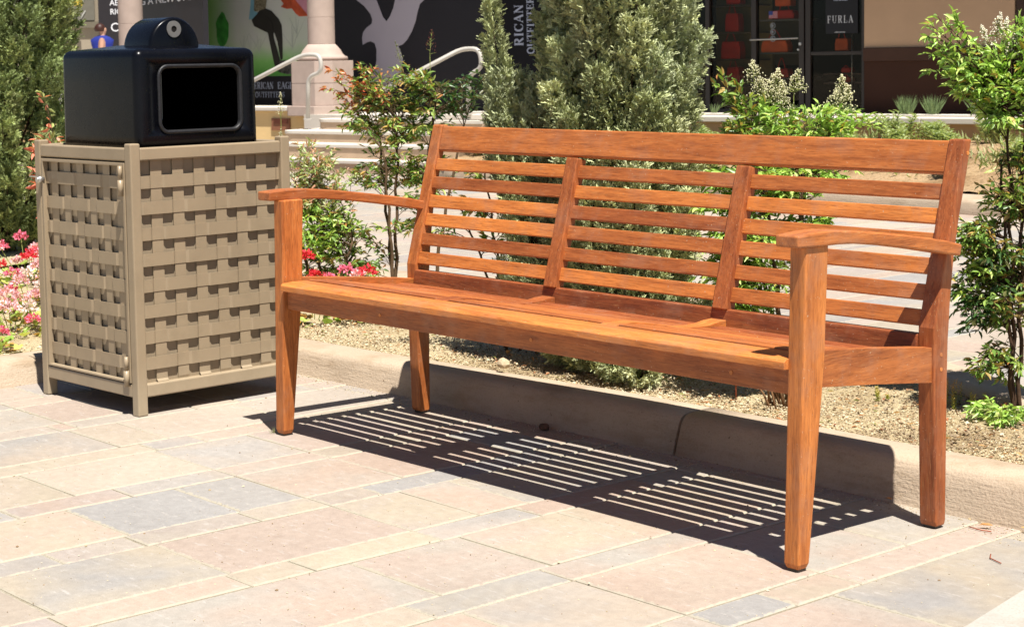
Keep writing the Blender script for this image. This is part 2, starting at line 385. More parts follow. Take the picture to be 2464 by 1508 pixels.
def tiles():
    V = []; F = []; CA = []; CB = []; E = []
    cols = []
    k0 = -37
    for k in range(k0, 10):
        a = .222+.4*k; cols.append((a, a+.103, 0)); cols.append((a+.103, a+.4, 1))
    for (xa, xb, wide) in cols:
        y = -5.2 + .19*rnd.randint(0, 3)
        fixed = {}
        while y < 9.0:
            L = rnd.choice([.15, .19, .285, .285, .38, .57] if wide else [.15, .19, .285, .285, .38, .57])
            y2 = y+L
            for jy in (-.34,):
                if y < jy-.05 < y2-.10: y2 = jy
            xm, ym = (xa+xb)/2, (y+y2)/2
            skip = in_poly(xm, ym, ISLAND) and in_poly(xa, y, ISLAND) and in_poly(xb, y2, ISLAND)
            if xa > 2.15 and ym > -3: skip = xa > 2.25
            far = (xm < -3.0 and ym < -1)
            if not skip and not far:
                g_ = .0030; x0, x1, ya, yb = xa+g_, xb-g_, y+g_, y2-g_
                dz = rnd.uniform(-.0012, .0008); tl = [rnd.uniform(-.0007, .0007) for _ in range(4)]
                b = len(V); e = .0035; w_ = .016
                def ring(ins, z, tilt=True):
                    return [(x0+ins, ya+ins, z+dz+tl[0]), (x1-ins, ya+ins, z+dz+tl[1]), (x1-ins, yb-ins, z+dz+tl[2]), (x0+ins, yb-ins, z+dz+tl[3])]
                V.extend(ring(0, -.012)+ring(0, -.003)+ring(e, 0)+ring(w_, .0002))
                E.extend([1]*4+[1]*4+[.72]*4+[0]*4)
                ca = rnd.choice(HL); cb = rnd.choice(HL) if rnd.random() < .75 else ca
                s_ = rnd.uniform(.94, 1.05)
                for r_ in range(3):
                    for q in range(4):
                        F.append((b+r_*4+q, b+r_*4+(q+1) % 4, b+r_*4+4+(q+1) % 4, b+r_*4+4+q))
                F.append((b+12, b+13, b+14, b+15))
                CA += [(*[c*s_ for c in ca], 1)]*13; CB += [(*[c*s_ for c in cb], 1)]*13
            y = y2
    me = bpy.data.meshes.new('paving'); me.from_pydata(V, [], F)
    a = me.attributes.new('ca', 'FLOAT_COLOR', 'FACE'); a.data.foreach_set('color', np.array(CA, dtype=np.float32).ravel())
    a = me.attributes.new('cb', 'FLOAT_COLOR', 'FACE'); a.data.foreach_set('color', np.array(CB, dtype=np.float32).ravel())
    a = me.attributes.new('edge', 'FLOAT', 'POINT'); a.data.foreach_set('value', np.array(E, dtype=np.float32))
    o = link('paving', me, M_PAVER); tag(o, 'pastel flagstone paving with sandy joints', kind='structure')
tiles()
mb = MB(); mb.prism([(2.285, -3.2, -.004), (6, -3.2, -.004), (6, .56, -.004), (2.105, .56, -.004), (2.165, .21, -.004), (2.212, -.04, -.004), (2.25, -.45, -.004)], (0, 0, .0085))
tag(mb.build('concrete_band', SLABM), 'smooth pale concrete band at the edge of the paving', kind='structure')

# kerbs: swept profile
def sweep(name, path, prof, mat, label, ztop=lambda x: .1, gap=None, zb=0):
    # path: outer (face) base line; prof: list of (inward offset, fraction of height)
    mb = MB(); P = [Vector((p[0], p[1], 0)) for p in path]; loops = []
    for i, p in enumerate(P):
        a = (p-P[i-1]).normalized() if i > 0 else (P[1]-P[0]).normalized()
        b = (P[i+1]-p).normalized() if i < len(P)-1 else a
        t = (a+b).normalized(); n = Vector((-t.y, t.x, 0)); sc = 1/max(.5, n.dot(Vector((-a.y, a.x, 0))))
        h = ztop(p.x)
        loops.append([tuple(p+n*o*sc+Vector((0, 0, zb+(h-zb)*f))) for o, f in prof])
    n = len(prof); vs = [q for l in loops for q in l]; fs = []
    for i in range(len(loops)-1):
        for k in range(n-1):
            fs.append((i*n+k, (i+1)*n+k, (i+1)*n+k+1, i*n+k+1))
    mb.add(vs, fs, .5, True)
    mb.f.append(tuple(range(n))); mb.t.append(.5); mb.sm.append(False)
    mb.f.append(tuple((len(loops)-1)*n+k for k in reversed(range(n)))); mb.t.append(.5); mb.sm.append(False)
    o = mb.build(name, mat); tag(o, label, kind='structure'); return o
PR = [(-.01, -.15), (-.004, .0), (.012, .5), (.021, .76), (.029, .89), (.040, .965), (.054, .995), (.078, 1.0), (.145, 1.0), (.152, .97), (.156, .8), (.156, -.15)]
def seg(x0, x1, y=.585, n=14): return [(x0+(x1-x0)*i/n, y+.002*math.sin(i*1.3)) for i in range(n+1)]
sweep('curb', seg(.925, 3.6), PR, CURB, 'rounded concrete kerb behind the bench', curbtop)
nearc = [(-1.212, -3.6), (-1.212, -2.0), (-1.212, -.8), (-1.212, -.2), (-1.212, .25), (-1.2, .43), (-1.15, .53), (-1.06, .58), (-.95, .585)]
sweep('curb', nearc + seg(-.85, .917)[0:], PR, CURB, 'rounded concrete kerb behind the bin', curbtop)
fk = [(3.6, .93), (2.6, 1.02), (1.9, 1.12), (1.44, 1.31), (1.17, 1.44), (.95, 1.55), (.35, 1.84), (-.4, 2.08), (-1.3, 2.10), (-2.15, 1.86), (-2.9, 1.40), (-3.43, .70), (-3.6, -.5), (-3.6, -3.6)]
# far kerb of the island: outer face looks away, so sweep it from the gravel side
PR2 = [(0, .0), (.004, .45), (.012, .8), (.03, .97), (.05, 1.0), (.15, 1.0), (.165, .96), (.18, .8), (.185, .3), (.187, -.2)]
sweep('curb', fk[::-1], PR2, CURB, 'low concrete kerb on the far side of the planting bed', lambda x: .098, zb=.02)

# gravel bed
def bed(name, poly, z, mat, label, res=.045, amp=.012, zf=None, kind='structure'):
    xs = [p[0] for p in poly]; ys = [p[1] for p in poly]
    X = np.arange(min(xs), max(xs)+res, res); Y = np.arange(min(ys), max(ys)+res, res)
    idx = {}; V = []; F = []
    def vid(i, j):
        if (i, j) not in idx:
            idx[(i, j)] = len(V); x, y = X[i], Y[j]
            zz = (zf(x, y) if zf else z) + amp*(math.sin(x*9.1+y*3.3)*math.sin(y*11.7-x*2.1)*.5 + math.sin(x*23+1.3*y)*math.sin(y*27)*.25+rnd.uniform(-.25, .25))
            V.append((x, y, zz))
        return idx[(i, j)]
    for i in range(len(X)-1):
        for j in range(len(Y)-1):
            if in_poly(X[i]+res/2, Y[j]+res/2, poly): F.append((vid(i, j), vid(i+1, j), vid(i+1, j+1), vid(i, j+1)))
    me = bpy.data.meshes.new(name); me.from_pydata(V, [], F); me.polygons.foreach_set('use_smooth', [True]*len(F))
    o = link(name, me, mat); tag(o, label, kind=kind); return o
BEDP = [(3.6, .70), (-1.0, .70), (-1.30, .46), (-1.31, -3.6), (-3.7, -3.6), (-3.7, -.5), (-3.5, .78), (-2.95, 1.45), (-2.2, 1.92), (-1.3, 2.16), (-.4, 2.14), (.38, 1.9), (.98, 1.60), (1.2, 1.48), (1.47, 1.36), (1.93, 1.17), (3.6, .98)]
bed('planting_bed', BEDP, .068, GRAV, 'gravel planting bed behind the bench')
def gravel(name, n, gen, smin, smax, label):
    # loose stones: little squashed octahedra with per stone colour
    o8 = np.array([(1, 0, 0), (0, 1, 0), (-1, 0, 0), (0, -1, 0), (0, 0, 1), (0, 0, -1)], float)
    f8 = [(0, 1, 4), (1, 2, 4), (2, 3, 4), (3, 0, 4), (1, 0, 5), (2, 1, 5), (3, 2, 5), (0, 3, 5)]
    V = []; F = []; C = []
    cs = [(.52, .44, .29), (.46, .37, .22), (.36, .27, .15), (.58, .51, .37), (.50, .41, .26), (.22, .14, .07), (.54, .44, .29)]
    for i in range(n):
        p = gen()
        if p is None: continue
        s_ = rng.uniform(smin, smax)*(2.3 if rnd.random() < .03 else 1)*np.array([1, rng.uniform(.6, 1), rng.uniform(.4, .75)])
        q = o8*s_*rng.uniform(.75, 1.2, (6, 1)); a = rng.uniform(0, 6.28); ca, sa = math.cos(a), math.sin(a)
        tl = rng.uniform(-.5, .5)
        R = np.array([[ca, -sa, 0], [sa, ca, 0], [0, 0, 1]]) @ np.array([[1, 0, 0], [0, math.cos(tl), -math.sin(tl)], [0, math.sin(tl), math.cos(tl)]])
        q = q@R.T+np.array(p); b = len(V); V += [tuple(x) for x in q]; F += [tuple(b+k for k in f) for f in f8]
        c = cs[rnd.randrange(len(cs))]
        pt = math.sin(p[0]*4.3+p[1]*2.1)+math.sin(p[0]*9.7-p[1]*7.3)*.6+rnd.gauss(0, .35)
        if pt > .75 and p[2] > .03: c = tuple(x*k for x, k in zip(c, (.52, .46, .42)))
        C += [(*c, 1)]*8
    me = bpy.data.meshes.new(name); me.from_pydata(V, [], F)
    a = me.attributes.new('col', 'FLOAT_COLOR', 'FACE'); a.data.foreach_set('color', np.array(C, dtype=np.float32).ravel())
    mt, nt, b = newmat('gravel_stone'); at = N(nt, 'ShaderNodeAttribute', attribute_name='col'); nt.links.new(at.outputs['Color'], b.inputs['Base Color']); b.inputs['Roughness'].default_value = .85
    o = link(name, me, mt); tag(o, label, 'gravel', kind='stuff'); return o
def gen1():
    r = rnd.random()
    if r < .62: x, y = rnd.uniform(-1.2, 2.3), .738+abs(rnd.gauss(0, .28))
    elif r < .8: x, y = rnd.uniform(.3, 2.2), rnd.uniform(.74, 1.55)
    else: x, y = rnd.uniform(-2.6, -1.36), rnd.uniform(-.7, .8)
    if not in_poly(x, y, BEDP): return None
    return (x, y, .070+rnd.uniform(0, .010))
gravel('gravel', 30000, gen1, .0014, .0046, 'loose pale gravel spread over the planting bed')
def gen2():   # sand grains kicked onto the paving
    if rnd.random() < .5: return (rnd.uniform(-1.1, 2.2), .585-abs(rnd.gauss(0, .05)), .001)
    return (rnd.uniform(-1.2, 2.1), rnd.uniform(-1.6, .58), .001)
gravel('sand_grains', 5000, gen2, .0008, .0022, 'sand grains scattered over the flagstones')

# ------------------------------------------------------------------ the bench
bench = thing('park_bench', 'long slatted hardwood bench with curved armrests standing on the flagstones', 'bench', (.9, .25, 0))
def yb(z, off=0): return .449+.271*(z-.43)+off
nb = Vector((0, 1, -.271)).normalized()
def backboard(mb, x0, x1, z0, z1, off, th, t):
    a = [Vector((x, yb(z, off), z)) for x, z in ((x0, z0), (x1, z0), (x1, z1), (x0, z1))]
    b = [p+nb*th for p in a]
    mb.hexa([a[0], a[1], b[1], b[0], a[3], a[2], b[2], b[3]], t)
def frontleg(x, t):
    mb = MB(); Z = [(.012, .004, .0015), (.020, .0, .0)]
    # profile over height: (z, x0, x1, y0, y1)
    pr = [(.005, x-.008+.004, x+.030-.004, .004, .029), (.016, x-.008, x+.030, 0, .033), (.35, x+.002, x+.040, 0, .061), (.42, x+.004, x+.043, 0, .065), (.640, x+.010, x+.049, 0, .069)]
    mb.loft([[(a, c, z), (b, c, z), (b, d, z), (a, d, z)] for z, a, b, c, d in pr], t, False)
    o = mb.build('leg', WZ, bench, .0035)
    m2 = MB(); m2.box(x-.003, x+.025, .005, .028, .0, .006); m2.build('foot_pad', FRAMEM, o)
frontleg(0, .62); frontleg(1.772, .80)
PF = [(.005, .460, .489), (.016, .456, .493), (.316, .449, .4965), (.40, .449, .499), (.43, .449, .502), (.49, .4653, .507), (.585, .491, .520), (.66, .5113, .5375), (.75, .5357, .563), (.821, .555, .580)]
for x, t in ((.007, .50), (1.755, .20)):
    mb = MB(); mb.loft([[(x, a, z), (x+.041, a, z), (x+.041, b, z), (x, b, z)] for z, a, b in PF], t, False)
    o = mb.build('leg', WZ, bench, .0035)
    m2 = MB(); m2.box(x+.006, x+.035, .463, .487, .0, .006); m2.build('foot_pad', FRAMEM, o)
    if x > 1:
        for (yy, zz) in ((.474, .372), (.474, .341), (.5655, .792)):
            md = MB(); md.disc((1.7955, yy, zz), (1, 0, 0), .0045, .0012, 14, .95); md.build('dowel', WX, o)
mb = MB(); backboard(mb, .0478, 1.7555, .749, .8185, .0045, .024, .52); mb.build('top_rail', WX, bench, .004)
ZS = [(.694, .727), (.643, .676), (.590, .6245), (.5385, .573), (.4845, .518), (.432, .466)]
tones = [[.80, .30, .88, .98, .32, .80], [.42, .72, .22, .52, .38, .78], [.40, .98, .72, .66, .50, .60]]
for bi, (x0, x1) in enumerate(((.0475, .597), (.636, 1.184), (1.223, 1.7555))):
    for k, (z0, z1) in enumerate(ZS):
        mb = MB(); backboard(mb, x0, x1, z0, z1, .006+rnd.uniform(-.0006, .0006), .013, tones[bi][k]+rnd.uniform(-.04, .04))
        mb.build('back_slat', WX, bench, .002)
for x, t in ((.595, .30), (1.182, .25)):
    mb = MB()
    a = [Vector((x+dx, yb(z, -.008), z)) for dx, z in ((0, .4155), (.043, .4155), (.043, .747), (0, .747))]; b = [p+nb*.034 for p in a]
    mb.hexa([a[0], a[1], b[1], b[0], a[3], a[2], b[2], b[3]], t); mb.build('back_stile', WZ, bench, .003)
mb = MB(); mb.hexa([(.0475, .4365, .352), (1.7555, .4365, .352), (1.7555, .462, .352), (.0475, .462, .352), (.0475, .4445, .4150), (1.7555, .4445, .4150), (1.7555, .470, .4150), (.0475, .470, .4150)], .12)
mb.build('bottom_rail', WX, bench, .003)
# seat
SP = [(.05, .424), (.09, .421), (.13, .418), (.17, .411), (.22, .403), (.26, .396), (.30, .389), (.33, .385), (.38, .382), (.44, .381)]
def sz(y): return float(np.interp(y, [p[0] for p in SP], [p[1] for p in SP]))
mb = MB()
mb.prism([(.0505, -.013, .399), (.0505, -.0125, .414), (.0505, -.006, .4195), (.0505, .03, .4215), (.0505, .073, .4195), (.0505, .073, .3985)], (1.727, 0, 0), .80)
mb.build('seat_board', WX, bench, .0015)
mb = MB(); mb.box(.0445, 1.7755, .012, .034, .347, .3975, .42); ap = mb.build('apron', WX, bench, .002)
for xx in (.455, 1.02, 1.62):
    md = MB(); md.disc((xx, .0118, .372), (0, -1, 0), .0045, .001, 14, .9); md.build('dowel', WX, ap)
for x0, x1, t in ((.018, .042, .60), (1.7655, 1.790, .42)):
    poly = [(x0, .062, .429), (x0, .15, .4215), (x0, .28, .4085), (x0, .40, .3955), (x0, .457, .388), (x0, .457, .314), (x0, .24, .339), (x0, .062, .356)]
    mb = MB(); mb.prism(poly, (x1-x0, 0, 0), t); mb.build('side_rail', WY, bench, .003)
st = [[.30, .22, .72, .40, .62, .30, .20], [.35, .60, .45, .55, .35, .30, .12], [.40, .58, .45, .70, .50, .35, .10]]
for bi, (x0, x1) in enumerate(((.0425, .594), (.6405, 1.181), (1.2285, 1.765))):
    for k in range(7):
        ya = .083+.0495*k; yc = ya+.0368; mb = MB(); za, zc = sz(ya), sz(yc)
        a = [(x0, ya, za-.014), (x1, ya, za-.014), (x1, yc, zc-.014), (x0, yc, zc-.014), (x0, ya, za), (x1, ya, za), (x1, yc, zc), (x0, yc, zc)]
        mb.hexa(a, st[bi][k]); mb.build('seat_slat', WX, bench, .003 if k < 6 else .005, 3)
for x, t in ((.594, .22), (1.181, .78)):
    top = [(x, .066, .4185), (x, .09, .4205), (x, .13, .421), (x, .17, .4155), (x, .22, .4055), (x, .26, .397), (x, .30, .3895), (x, .34, .3858), (x, .38, .3866), (x, .41, .3905), (x, .438, .3915)]
    mb = MB(); mb.prism(top+[(x, .438, .330), (x, .2, .335), (x, .066, .352)], (.0465, 0, 0), t)
    mb.prism([(x-.032, .08, .400), (x-.032, .43, .366), (x-.032, .43, .350), (x-.032, .08, .384)], (.032, 0, 0), t)
    mb.build('seat_support', WY, bench, .002)
AT = [(-.029, .663), (.025, .6665), (.076, .6665), (.15, .660), (.227, .651), (.305, .640), (.386, .628), (.449, .617), (.503, .605)]
AB = [(-.029, .6395), (.034, .6380), (.094, .6375), (.143, .635), (.188, .6295), (.266, .6195), (.366, .604), (.428, .593), (.497, .581)]
for x0, x1, t in ((-.023, .034, .38), (1.7695, 1.827, .50)):
    L = []
    for (ya, za), (yc, zc) in zip(AT, AB): L.append([(x0, yc, zc), (x0, ya, za), (x1, ya, za), (x1, yc, zc)])
    mb = MB(); mb.loft(L, t, False); mb.build('armrest', WY, bench, .004, 3, True)

# ------------------------------------------------------------------ the litter bin
BO = Vector((-.4859, -.1489, 0)); ph = 1.6133
bu = Vector((math.cos(ph), math.sin(ph), 0)); bvv = Vector((-math.sin(ph), math.cos(ph), 0))
def B(u, v, z): return BO+bu*u+bvv*v+Vector((0, 0, z))
def bbox(mb, u0, u1, v0, v1, z0, z1, t=.5):
    mb.hexa([B(u0, v0, z0), B(u1, v0, z0), B(u1, v1, z0), B(u0, v1, z0), B(u0, v0, z1), B(u1, v0, z1), B(u1, v1, z1), B(u0, v1, z1)], t)
bin_ = thing('litter_bin', 'square taupe woven metal litter bin with black plastic hood and side opening', 'litter bin', B(.28, .27, 0))
UW, VW, PT = .5595, .547, .033
for u in (0, UW-PT):
    for v in (0, VW-PT):
        mb = MB(); bbox(mb, u, u+PT, v, v+PT, .0, .783); mb.build('post', TAUPE, bin_, .004)
def frame_rails(face):
    for z0, z1 in ((.733, .770), (.053, .091)):
        mb = MB()
        if face == 0: bbox(mb, PT, UW-PT, .002, .028, z0, z1)
        elif face == 1: bbox(mb, .002, .028, PT, VW-PT, z0, z1)
        elif face == 2: bbox(mb, PT, UW-PT, VW-.028, VW-.002, z0, z1)
        else: bbox(mb, UW-.028, UW-.002, PT, VW-PT, z0, z1)
        mb.build('rail', TAUPE, bin_, .004)
for f in range(4): frame_rails(f)
def sstep(x): x = max(0., min(1., x)); return x*x*(3-2*x)
def weave(a0, a1, z0, z1, dep, fpt, uc0, par, name='woven_panel', parent=bin_):
    # ribbons: horizontals at pitch .0745, verticals at pitch .074; fpt(a, depth, z) -> point
    zc = [.671-.0746*i for i in range(9)]; uc = [uc0+.0740*j for j in range(-1, 9)]
    amp = .0042; hw = .0183; vw = .0185
    mb = MB()
    for i, z in enumerate(zc):
        if z-hw < z0: continue
        pts = []; n = int((a1-a0)/.004)
        for q in range(n+1):
            a = a0+(a1-a0)*q/n; off = amp*.45
            for j, c in enumerate(uc):
                over = (i+j+par) % 2 == 0   # vertical over here
                d = abs(a-c)
                wgt = 1-sstep((d-vw-.001)/.006)
                if over: off = min(off, amp*.45-wgt*amp*.95)
            pts.append((a, off))
        zz = (z-hw, z+hw)
        vs = []
        for (a, off) in pts:
            for (zq, o2) in ((zz[0], 0), (zz[1], 0), (zz[1], .0022), (zz[0], .0022)): vs.append(fpt(a, dep-off+o2, zq))
        fs = []
        for q in range(len(pts)-1):
            for k in range(4):
                fs.append((q*4+k, q*4+(k+1) % 4, q*4+4+(k+1) % 4, q*4+4+k))
        mb.add(vs, fs, .5, False)
    for j, c in enumerate(uc):
        if c-vw < a0+.002 or c+vw > a1+.012: continue
        pts = []; n = int((z1-z0)/.003)
        for q in range(n+1):
            z = z0+(z1-z0)*q/n; off = -.0036
            for i, zc_ in enumerate(zc):
                over = (i+j+par) % 2 == 0
                wgt = 1-sstep((abs(z-zc_)-hw-.0005)/.007)
                if over: off = max(off, -.0036+wgt*.0066)
                else: off = min(off, -.0036-wgt*.0016)
            pts.append((z, off))
        vs = []
        for (z, off) in pts:
            for (a, o2) in ((c-vw, 0), (c+vw, 0), (c+vw, .0022), (c-vw, .0022)): vs.append(fpt(min(a, a1), dep-off+o2, z))
        fs = []
        for q in range(len(pts)-1):
            for k in range(4):
                fs.append((q*4+k, q*4+(k+1) % 4, q*4+4+(k+1) % 4, q*4+4+k))
        mb.add(vs, fs, .5, False)
    o = mb.build(name, TAUPE, parent, 0, 2, True); return o
weave(PT, UW-PT, .088, .735, .0125, lambda a, d, z: B(a, d, z), .0928, 1)
weave(PT, UW-PT, .088, .735, .0125, lambda a, d, z: B(a, VW-d, z), .0928, 1)
weave(PT, VW-PT, .088, .735, .0125, lambda a, d, z: B(UW-d, a, z), .0865, 0)
# door on the front: slim frame, woven infill, hinges, latch
mb = MB()
bbox(mb, .000, .018, .038, .048, .094, .728); bbox(mb, .000, .018, VW-.048, VW-.038, .094, .728)
bbox(mb, .000, .018, .048, VW-.048, .719, .728); bbox(mb, .000, .018, .048, VW-.048, .094, .100)
door = mb.build('door', TAUPE, bin_, .0012)
weave(.048, VW-.048, .098, .721, .0125, lambda a, d, z: B(d, a, z), .0865, 0, 'woven_panel', door)
for zc_ in (.676, .127):
    mb = MB(); c = [B(-.007, .047, zc_-.042), B(-.007, .047, zc_+.004)]; mb.tube(c, .0075, 12)
    c = [B(-.007, .040, zc_-.002), B(-.007, .040, zc_+.040)]; mb.tube([B(-.007, .047, zc_+.006), B(-.007, .047, zc_+.044)], .006, 12)
    mb.build('hinge', TAUPE, door)
mb = MB(); mb.tube([B(-.016, .505, .664), B(.004, .505, .664)], .010, 14); mb.tube([B(-.019, .505, .664), B(-.014, .505, .664)], .007, 14)
bbox(mb, -.012, -.009, .505, .560, .670, .674); mb.build('latch', STEEL, door)
mb = MB()
bbox(mb, .0222, UW-.0222, .0222, VW-.0222, .075, .742); mb.build('liner', TAUPE_D, bin_, .002)
mb = MB(); bbox(mb, PT, UW-PT, PT, VW-PT, .745, .750); mb.build('top_plate', TAUPE, bin_)
# hood
def rr(u0, u1, v0, v1, r, z, n=6, zf=None):
    P = []
    for (cu, cv, a0) in ((u1-r, v1-r, 0), (u0+r, v1-r, 90), (u0+r, v0+r, 180), (u1-r, v0+r, 270)):
        for k in range(n+1):
            a = R_(a0+90*k/n); u = cu+r*math.cos(a); v = cv+r*math.sin(a)
            zz = z+(zf(u, v) if zf else 0); P.append(tuple(B(u, v, zz)))
    return P
HU0, HU1, HV0, HV1 = .050, .474, .036, .462
def crown(u, v): return .020*max(0, 1-((u-.261)/.215)**2)*max(0, 1-((v-.246)/.215)**2)
L = [rr(HU0, HU1, HV0, HV1, .024, .7505), rr(HU0, HU1, HV0, HV1, .024, .80), rr(HU0+.001, HU1-.001, HV0+.001, HV1-.001, .024, .95), rr(HU0+.0015, HU1-.0015, HV0+.0015, HV1-.0015, .024, 1.026)]
for k in range(1, 8):
    a = R_(90*k/7); ins = .024*(1-math.cos(a)); L.append(rr(HU0+.0015+ins, HU1-.0015-ins, HV0+.0015+ins, HV1-.0015-ins, max(.006, .024-ins*.75), 1.026+.024*math.sin(a), 6, lambda u, v: crown(u, v)*math.sin(a)))
for ins in (.06, .09, .125, .16, .19): L.append(rr(HU0+ins, HU1-ins, HV0+ins, HV1-ins, .006, 1.050, 6, crown))
mb = MB(); mb.loft(L, .5, True, (True, True)); outer = mb.build('hood', PLAST, None, 0, 2, True)
mb = MB(); I = .008; mb.loft([rr(HU0+I, HU1-I, HV0+I, HV1-I, .02, .740), rr(HU0+I, HU1-I, HV0+I, HV1-I, .02, 1.02), rr(HU0+.03, HU1-.03, HV0+.03, HV1-.03, .01, 1.038)], .5, False); inner = mb.build('cut_inner', INSIDE_SHADE, None, 0, 2, True)
def rrx(u0, u1, z0, z1, r, v, n=8):
    P = []
    for (cu, cz, a0) in ((u1-r, z1-r, 0), (u0+r, z1-r, 90), (u0+r, z0+r, 180), (u1-r, z0+r, 270)):
        for k in range(n+1):
            a = R_(a0+90*k/n); P.append(tuple(B(cu+r*math.cos(a), v, cz+r*math.sin(a))))
    return P
OP = (.128, .407, .812, .998)
mb = MB(); mb.loft([rrx(*OP, .028, .0), rrx(*OP, .028, .6)], .5, False); tun = mb.build('cut_tunnel', INSIDE_SHADE, None, 0, 2, True)
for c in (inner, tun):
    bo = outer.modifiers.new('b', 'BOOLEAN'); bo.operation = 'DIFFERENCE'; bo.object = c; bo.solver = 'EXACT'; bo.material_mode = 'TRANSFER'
dg = bpy.context.evaluated_depsgraph_get(); me = bpy.data.meshes.new_from_object(outer.evaluated_get(dg))
for c in (outer, inner, tun): bpy.data.objects.remove(c)
hood = link('hood', me, None, bin_)
if not me.materials: me.materials.append(PLAST)
hood.name = 'hood'
for vf in (HV0, HV1):
    mb = MB(); s_ = 1 if vf == HV0 else -1
    prof = [(.000, -.001), (.0005, .003), (.004, .0048), (.008, .0045), (.0115, .001), (.012, -.008)]
    loops = []
    for (o_, h) in prof: loops.append(rrx(OP[0]-.008+o_, OP[1]+.008-o_, OP[2]-.008+o_, OP[3]+.008-o_, max(.008, .036-o_), vf-s_*h))
    mb.loft(loops, .5, True, (False, False)); mb.build('opening_rim', RIMP, hood, 0, 2, True)
# half round handle on top with its washers
mb = MB(); L = []; n = 18; uc_, rad = .243, .083; z0 = 1.052; rx = .086
for v, rs in ((.128, .0), (.124, .92), (.126, .965), (.131, 1.0), (.140, 1.0), (.265, 1.0), (.274, .97), (.277, .92)):
    if rs == 0: continue
    L.append([tuple(B(uc_+rx*rs*math.cos(math.pi*k/n), v, z0+(.092)*rs*math.sin(math.pi*k/n))) for k in range(n+1)]+[tuple(B(uc_-rx*rs, v, z0-.01)), tuple(B(uc_+rx*rs, v, z0-.01))])
mb.loft(L, .5, True); dome = mb.build('handle', PLAST, hood, 0, 2, True)
mb = MB(); mb.disc(B(.238, .124, 1.109), -bvv, .0245, .003, 28, .5, .0095); mb.build('washer', plain('worn_steel', (.30, .29, .28), .45, .4, .7), dome)
mb = MB(); mb.disc(B(.238, .1238, 1.109), -bvv, .0095, .0006, 20, .5); mb.build('lock_hole', DKIN, dome)

# ------------------------------------------------------------------ background frame (turned 12 degrees)
A12 = R_(12); E1 = Vector((math.cos(A12), math.sin(A12), 0)); E2 = Vector((-math.sin(A12), math.cos(A12), 0))
def G(u, v, z): return E1*u+E2*v+Vector((0, 0, z))
def gbox(mb, u0, u1, v0, v1, z0, z1, t=.5):
    mb.hexa([G(u0, v0, z0), G(u1, v0, z0), G(u1, v1, z0), G(u0, v1, z0), G(u0, v0, z1), G(u1, v0, z1), G(u1, v1, z1), G(u0, v1, z1)], t); return mb
def gpoly(mb, pts, v, th=.004, t=.5):
    mb.prism([G(u, v, z) for u, z in pts], -E2*th, t); return mb

# far bed in front of the shops
def zfar(x, y):
    v = -x*math.sin(A12)+y*math.cos(A12); u = x*math.cos(A12)+y*math.sin(A12)
    b = np.interp(u, [-6.5, -5.3, -3.1, -.7, 4], [8.4, 8.37, 7.66, 6.96, 6.3])
    return .09+.24*max(0, min(1, (v-b-.25)/1.5))
fb = [G(u, v, 0) for u, v in [(-6.45, 8.45), (-5.3, 8.45), (-3.1, 7.8), (-.7, 7.3), (4, 6.8), (4, 9.6), (-6.45, 9.6)]]
bed('far_bed', [(p.x, p.y) for p in fb], .2, GRAV2, 'sloping gravel bed in front of the shop wall', .11, .03, zfar)
fc = [G(u, v, 0) for u, v in [(-6.4, 8.40), (-5.9, 8.40), (-5.3, 8.33), (-4.2, 8.02), (-3.1, 7.64), (-1.9, 7.28), (-.7, 6.96), (1.2, 6.6), (4, 6.3)]]
PR3 = [(0, -.2), (0, 0), (.004, .7), (.02, .96), (.05, 1), (.50, 1.0), (.51, .8)]
sweep('curb', [(p.x, p.y) for p in fc], PR3, CURB, 'broad concrete kerb of the far bed', lambda x: .095)
mb = MB(); gbox(mb, -8.93, 8, 9.62, 30, -.01, .478); gbox(mb, -40, -8.93, 10.31, 30, -.01, .477); tag(mb.build('terrace', COPE), 'raised shop terrace', kind='structure')

wall = thing('retaining_wall', 'low tan retaining wall with pale stone coping below the shop window', 'wall', G(-1, 9.5, 0))
mb = MB(); gbox(mb, -7.0, 6, 9.46, 9.618, 0, .452); mb.build('wall_face', STUCCO_T, wall)
mb = MB()
for k in range(16):
    gbox(mb, -7.25+.83*k, -7.25+.83*k+.826, 9.40, 9.64, .453, .500)
mb.build('coping', COPE, wall, .006)
mb = MB(); gbox(mb, -7.0, 6, 9.66, 9.90, .479, .512); tag(mb.build('upper_curb', COPE), 'pale edging strip on top of the retaining wall', kind='structure')

# steps
stp = thing('stone_steps', 'flight of pale concrete steps up to the terrace between two handrails', 'steps', G(-7.6, 8.9, 0))
for k, (v, z, ul) in enumerate([(8.42, .118, -8.85), (8.66, .245, -8.68), (8.94, .350, -8.55), (9.29, .448, -8.42)]):
    mb = MB(); n = 8; P = [G(-6.42, v, 0), G(-6.42, 9.61, 0), G(ul-.1, 9.61, 0), G(ul-.1, v+.2, 0)]
    for q in range(1, n): a = R_(180+90*q/n); P.append(G(ul+.1+.2*math.cos(a), v+.2+.2*math.sin(a), 0))
    P.append(G(ul+.1, v, 0))
    P = [p+Vector((0, 0, -.01)) for p in P]
    mb.prism(P, (0, 0, z+.01-.03)); b_ = mb.build('step', STEPM, stp, .004)
    mb = MB(); mb.prism([p+Vector((0, 0, z-.0195)) - E2*(.012 if i in (0,) or i > 3 else 0) for i, p in enumerate(P)], (0, 0, .03)); mb.build('tread', COPE, b_, .008, 3)
yw = thing('planter_wall', 'yellow rendered planter wall with pale ledge and brown vent beside the steps', 'wall', G(-10, 9.9, 0))
mb = MB(); gbox(mb, -16, -8.94, 9.90, 10.3, 0, .500); mb.build('wall_face', STUCCO_Y, yw)
mb = MB(); gbox(mb, -16, -9.02, 9.86, 10.34, .502, .542); mb.build('ledge', COPE, yw, .006)
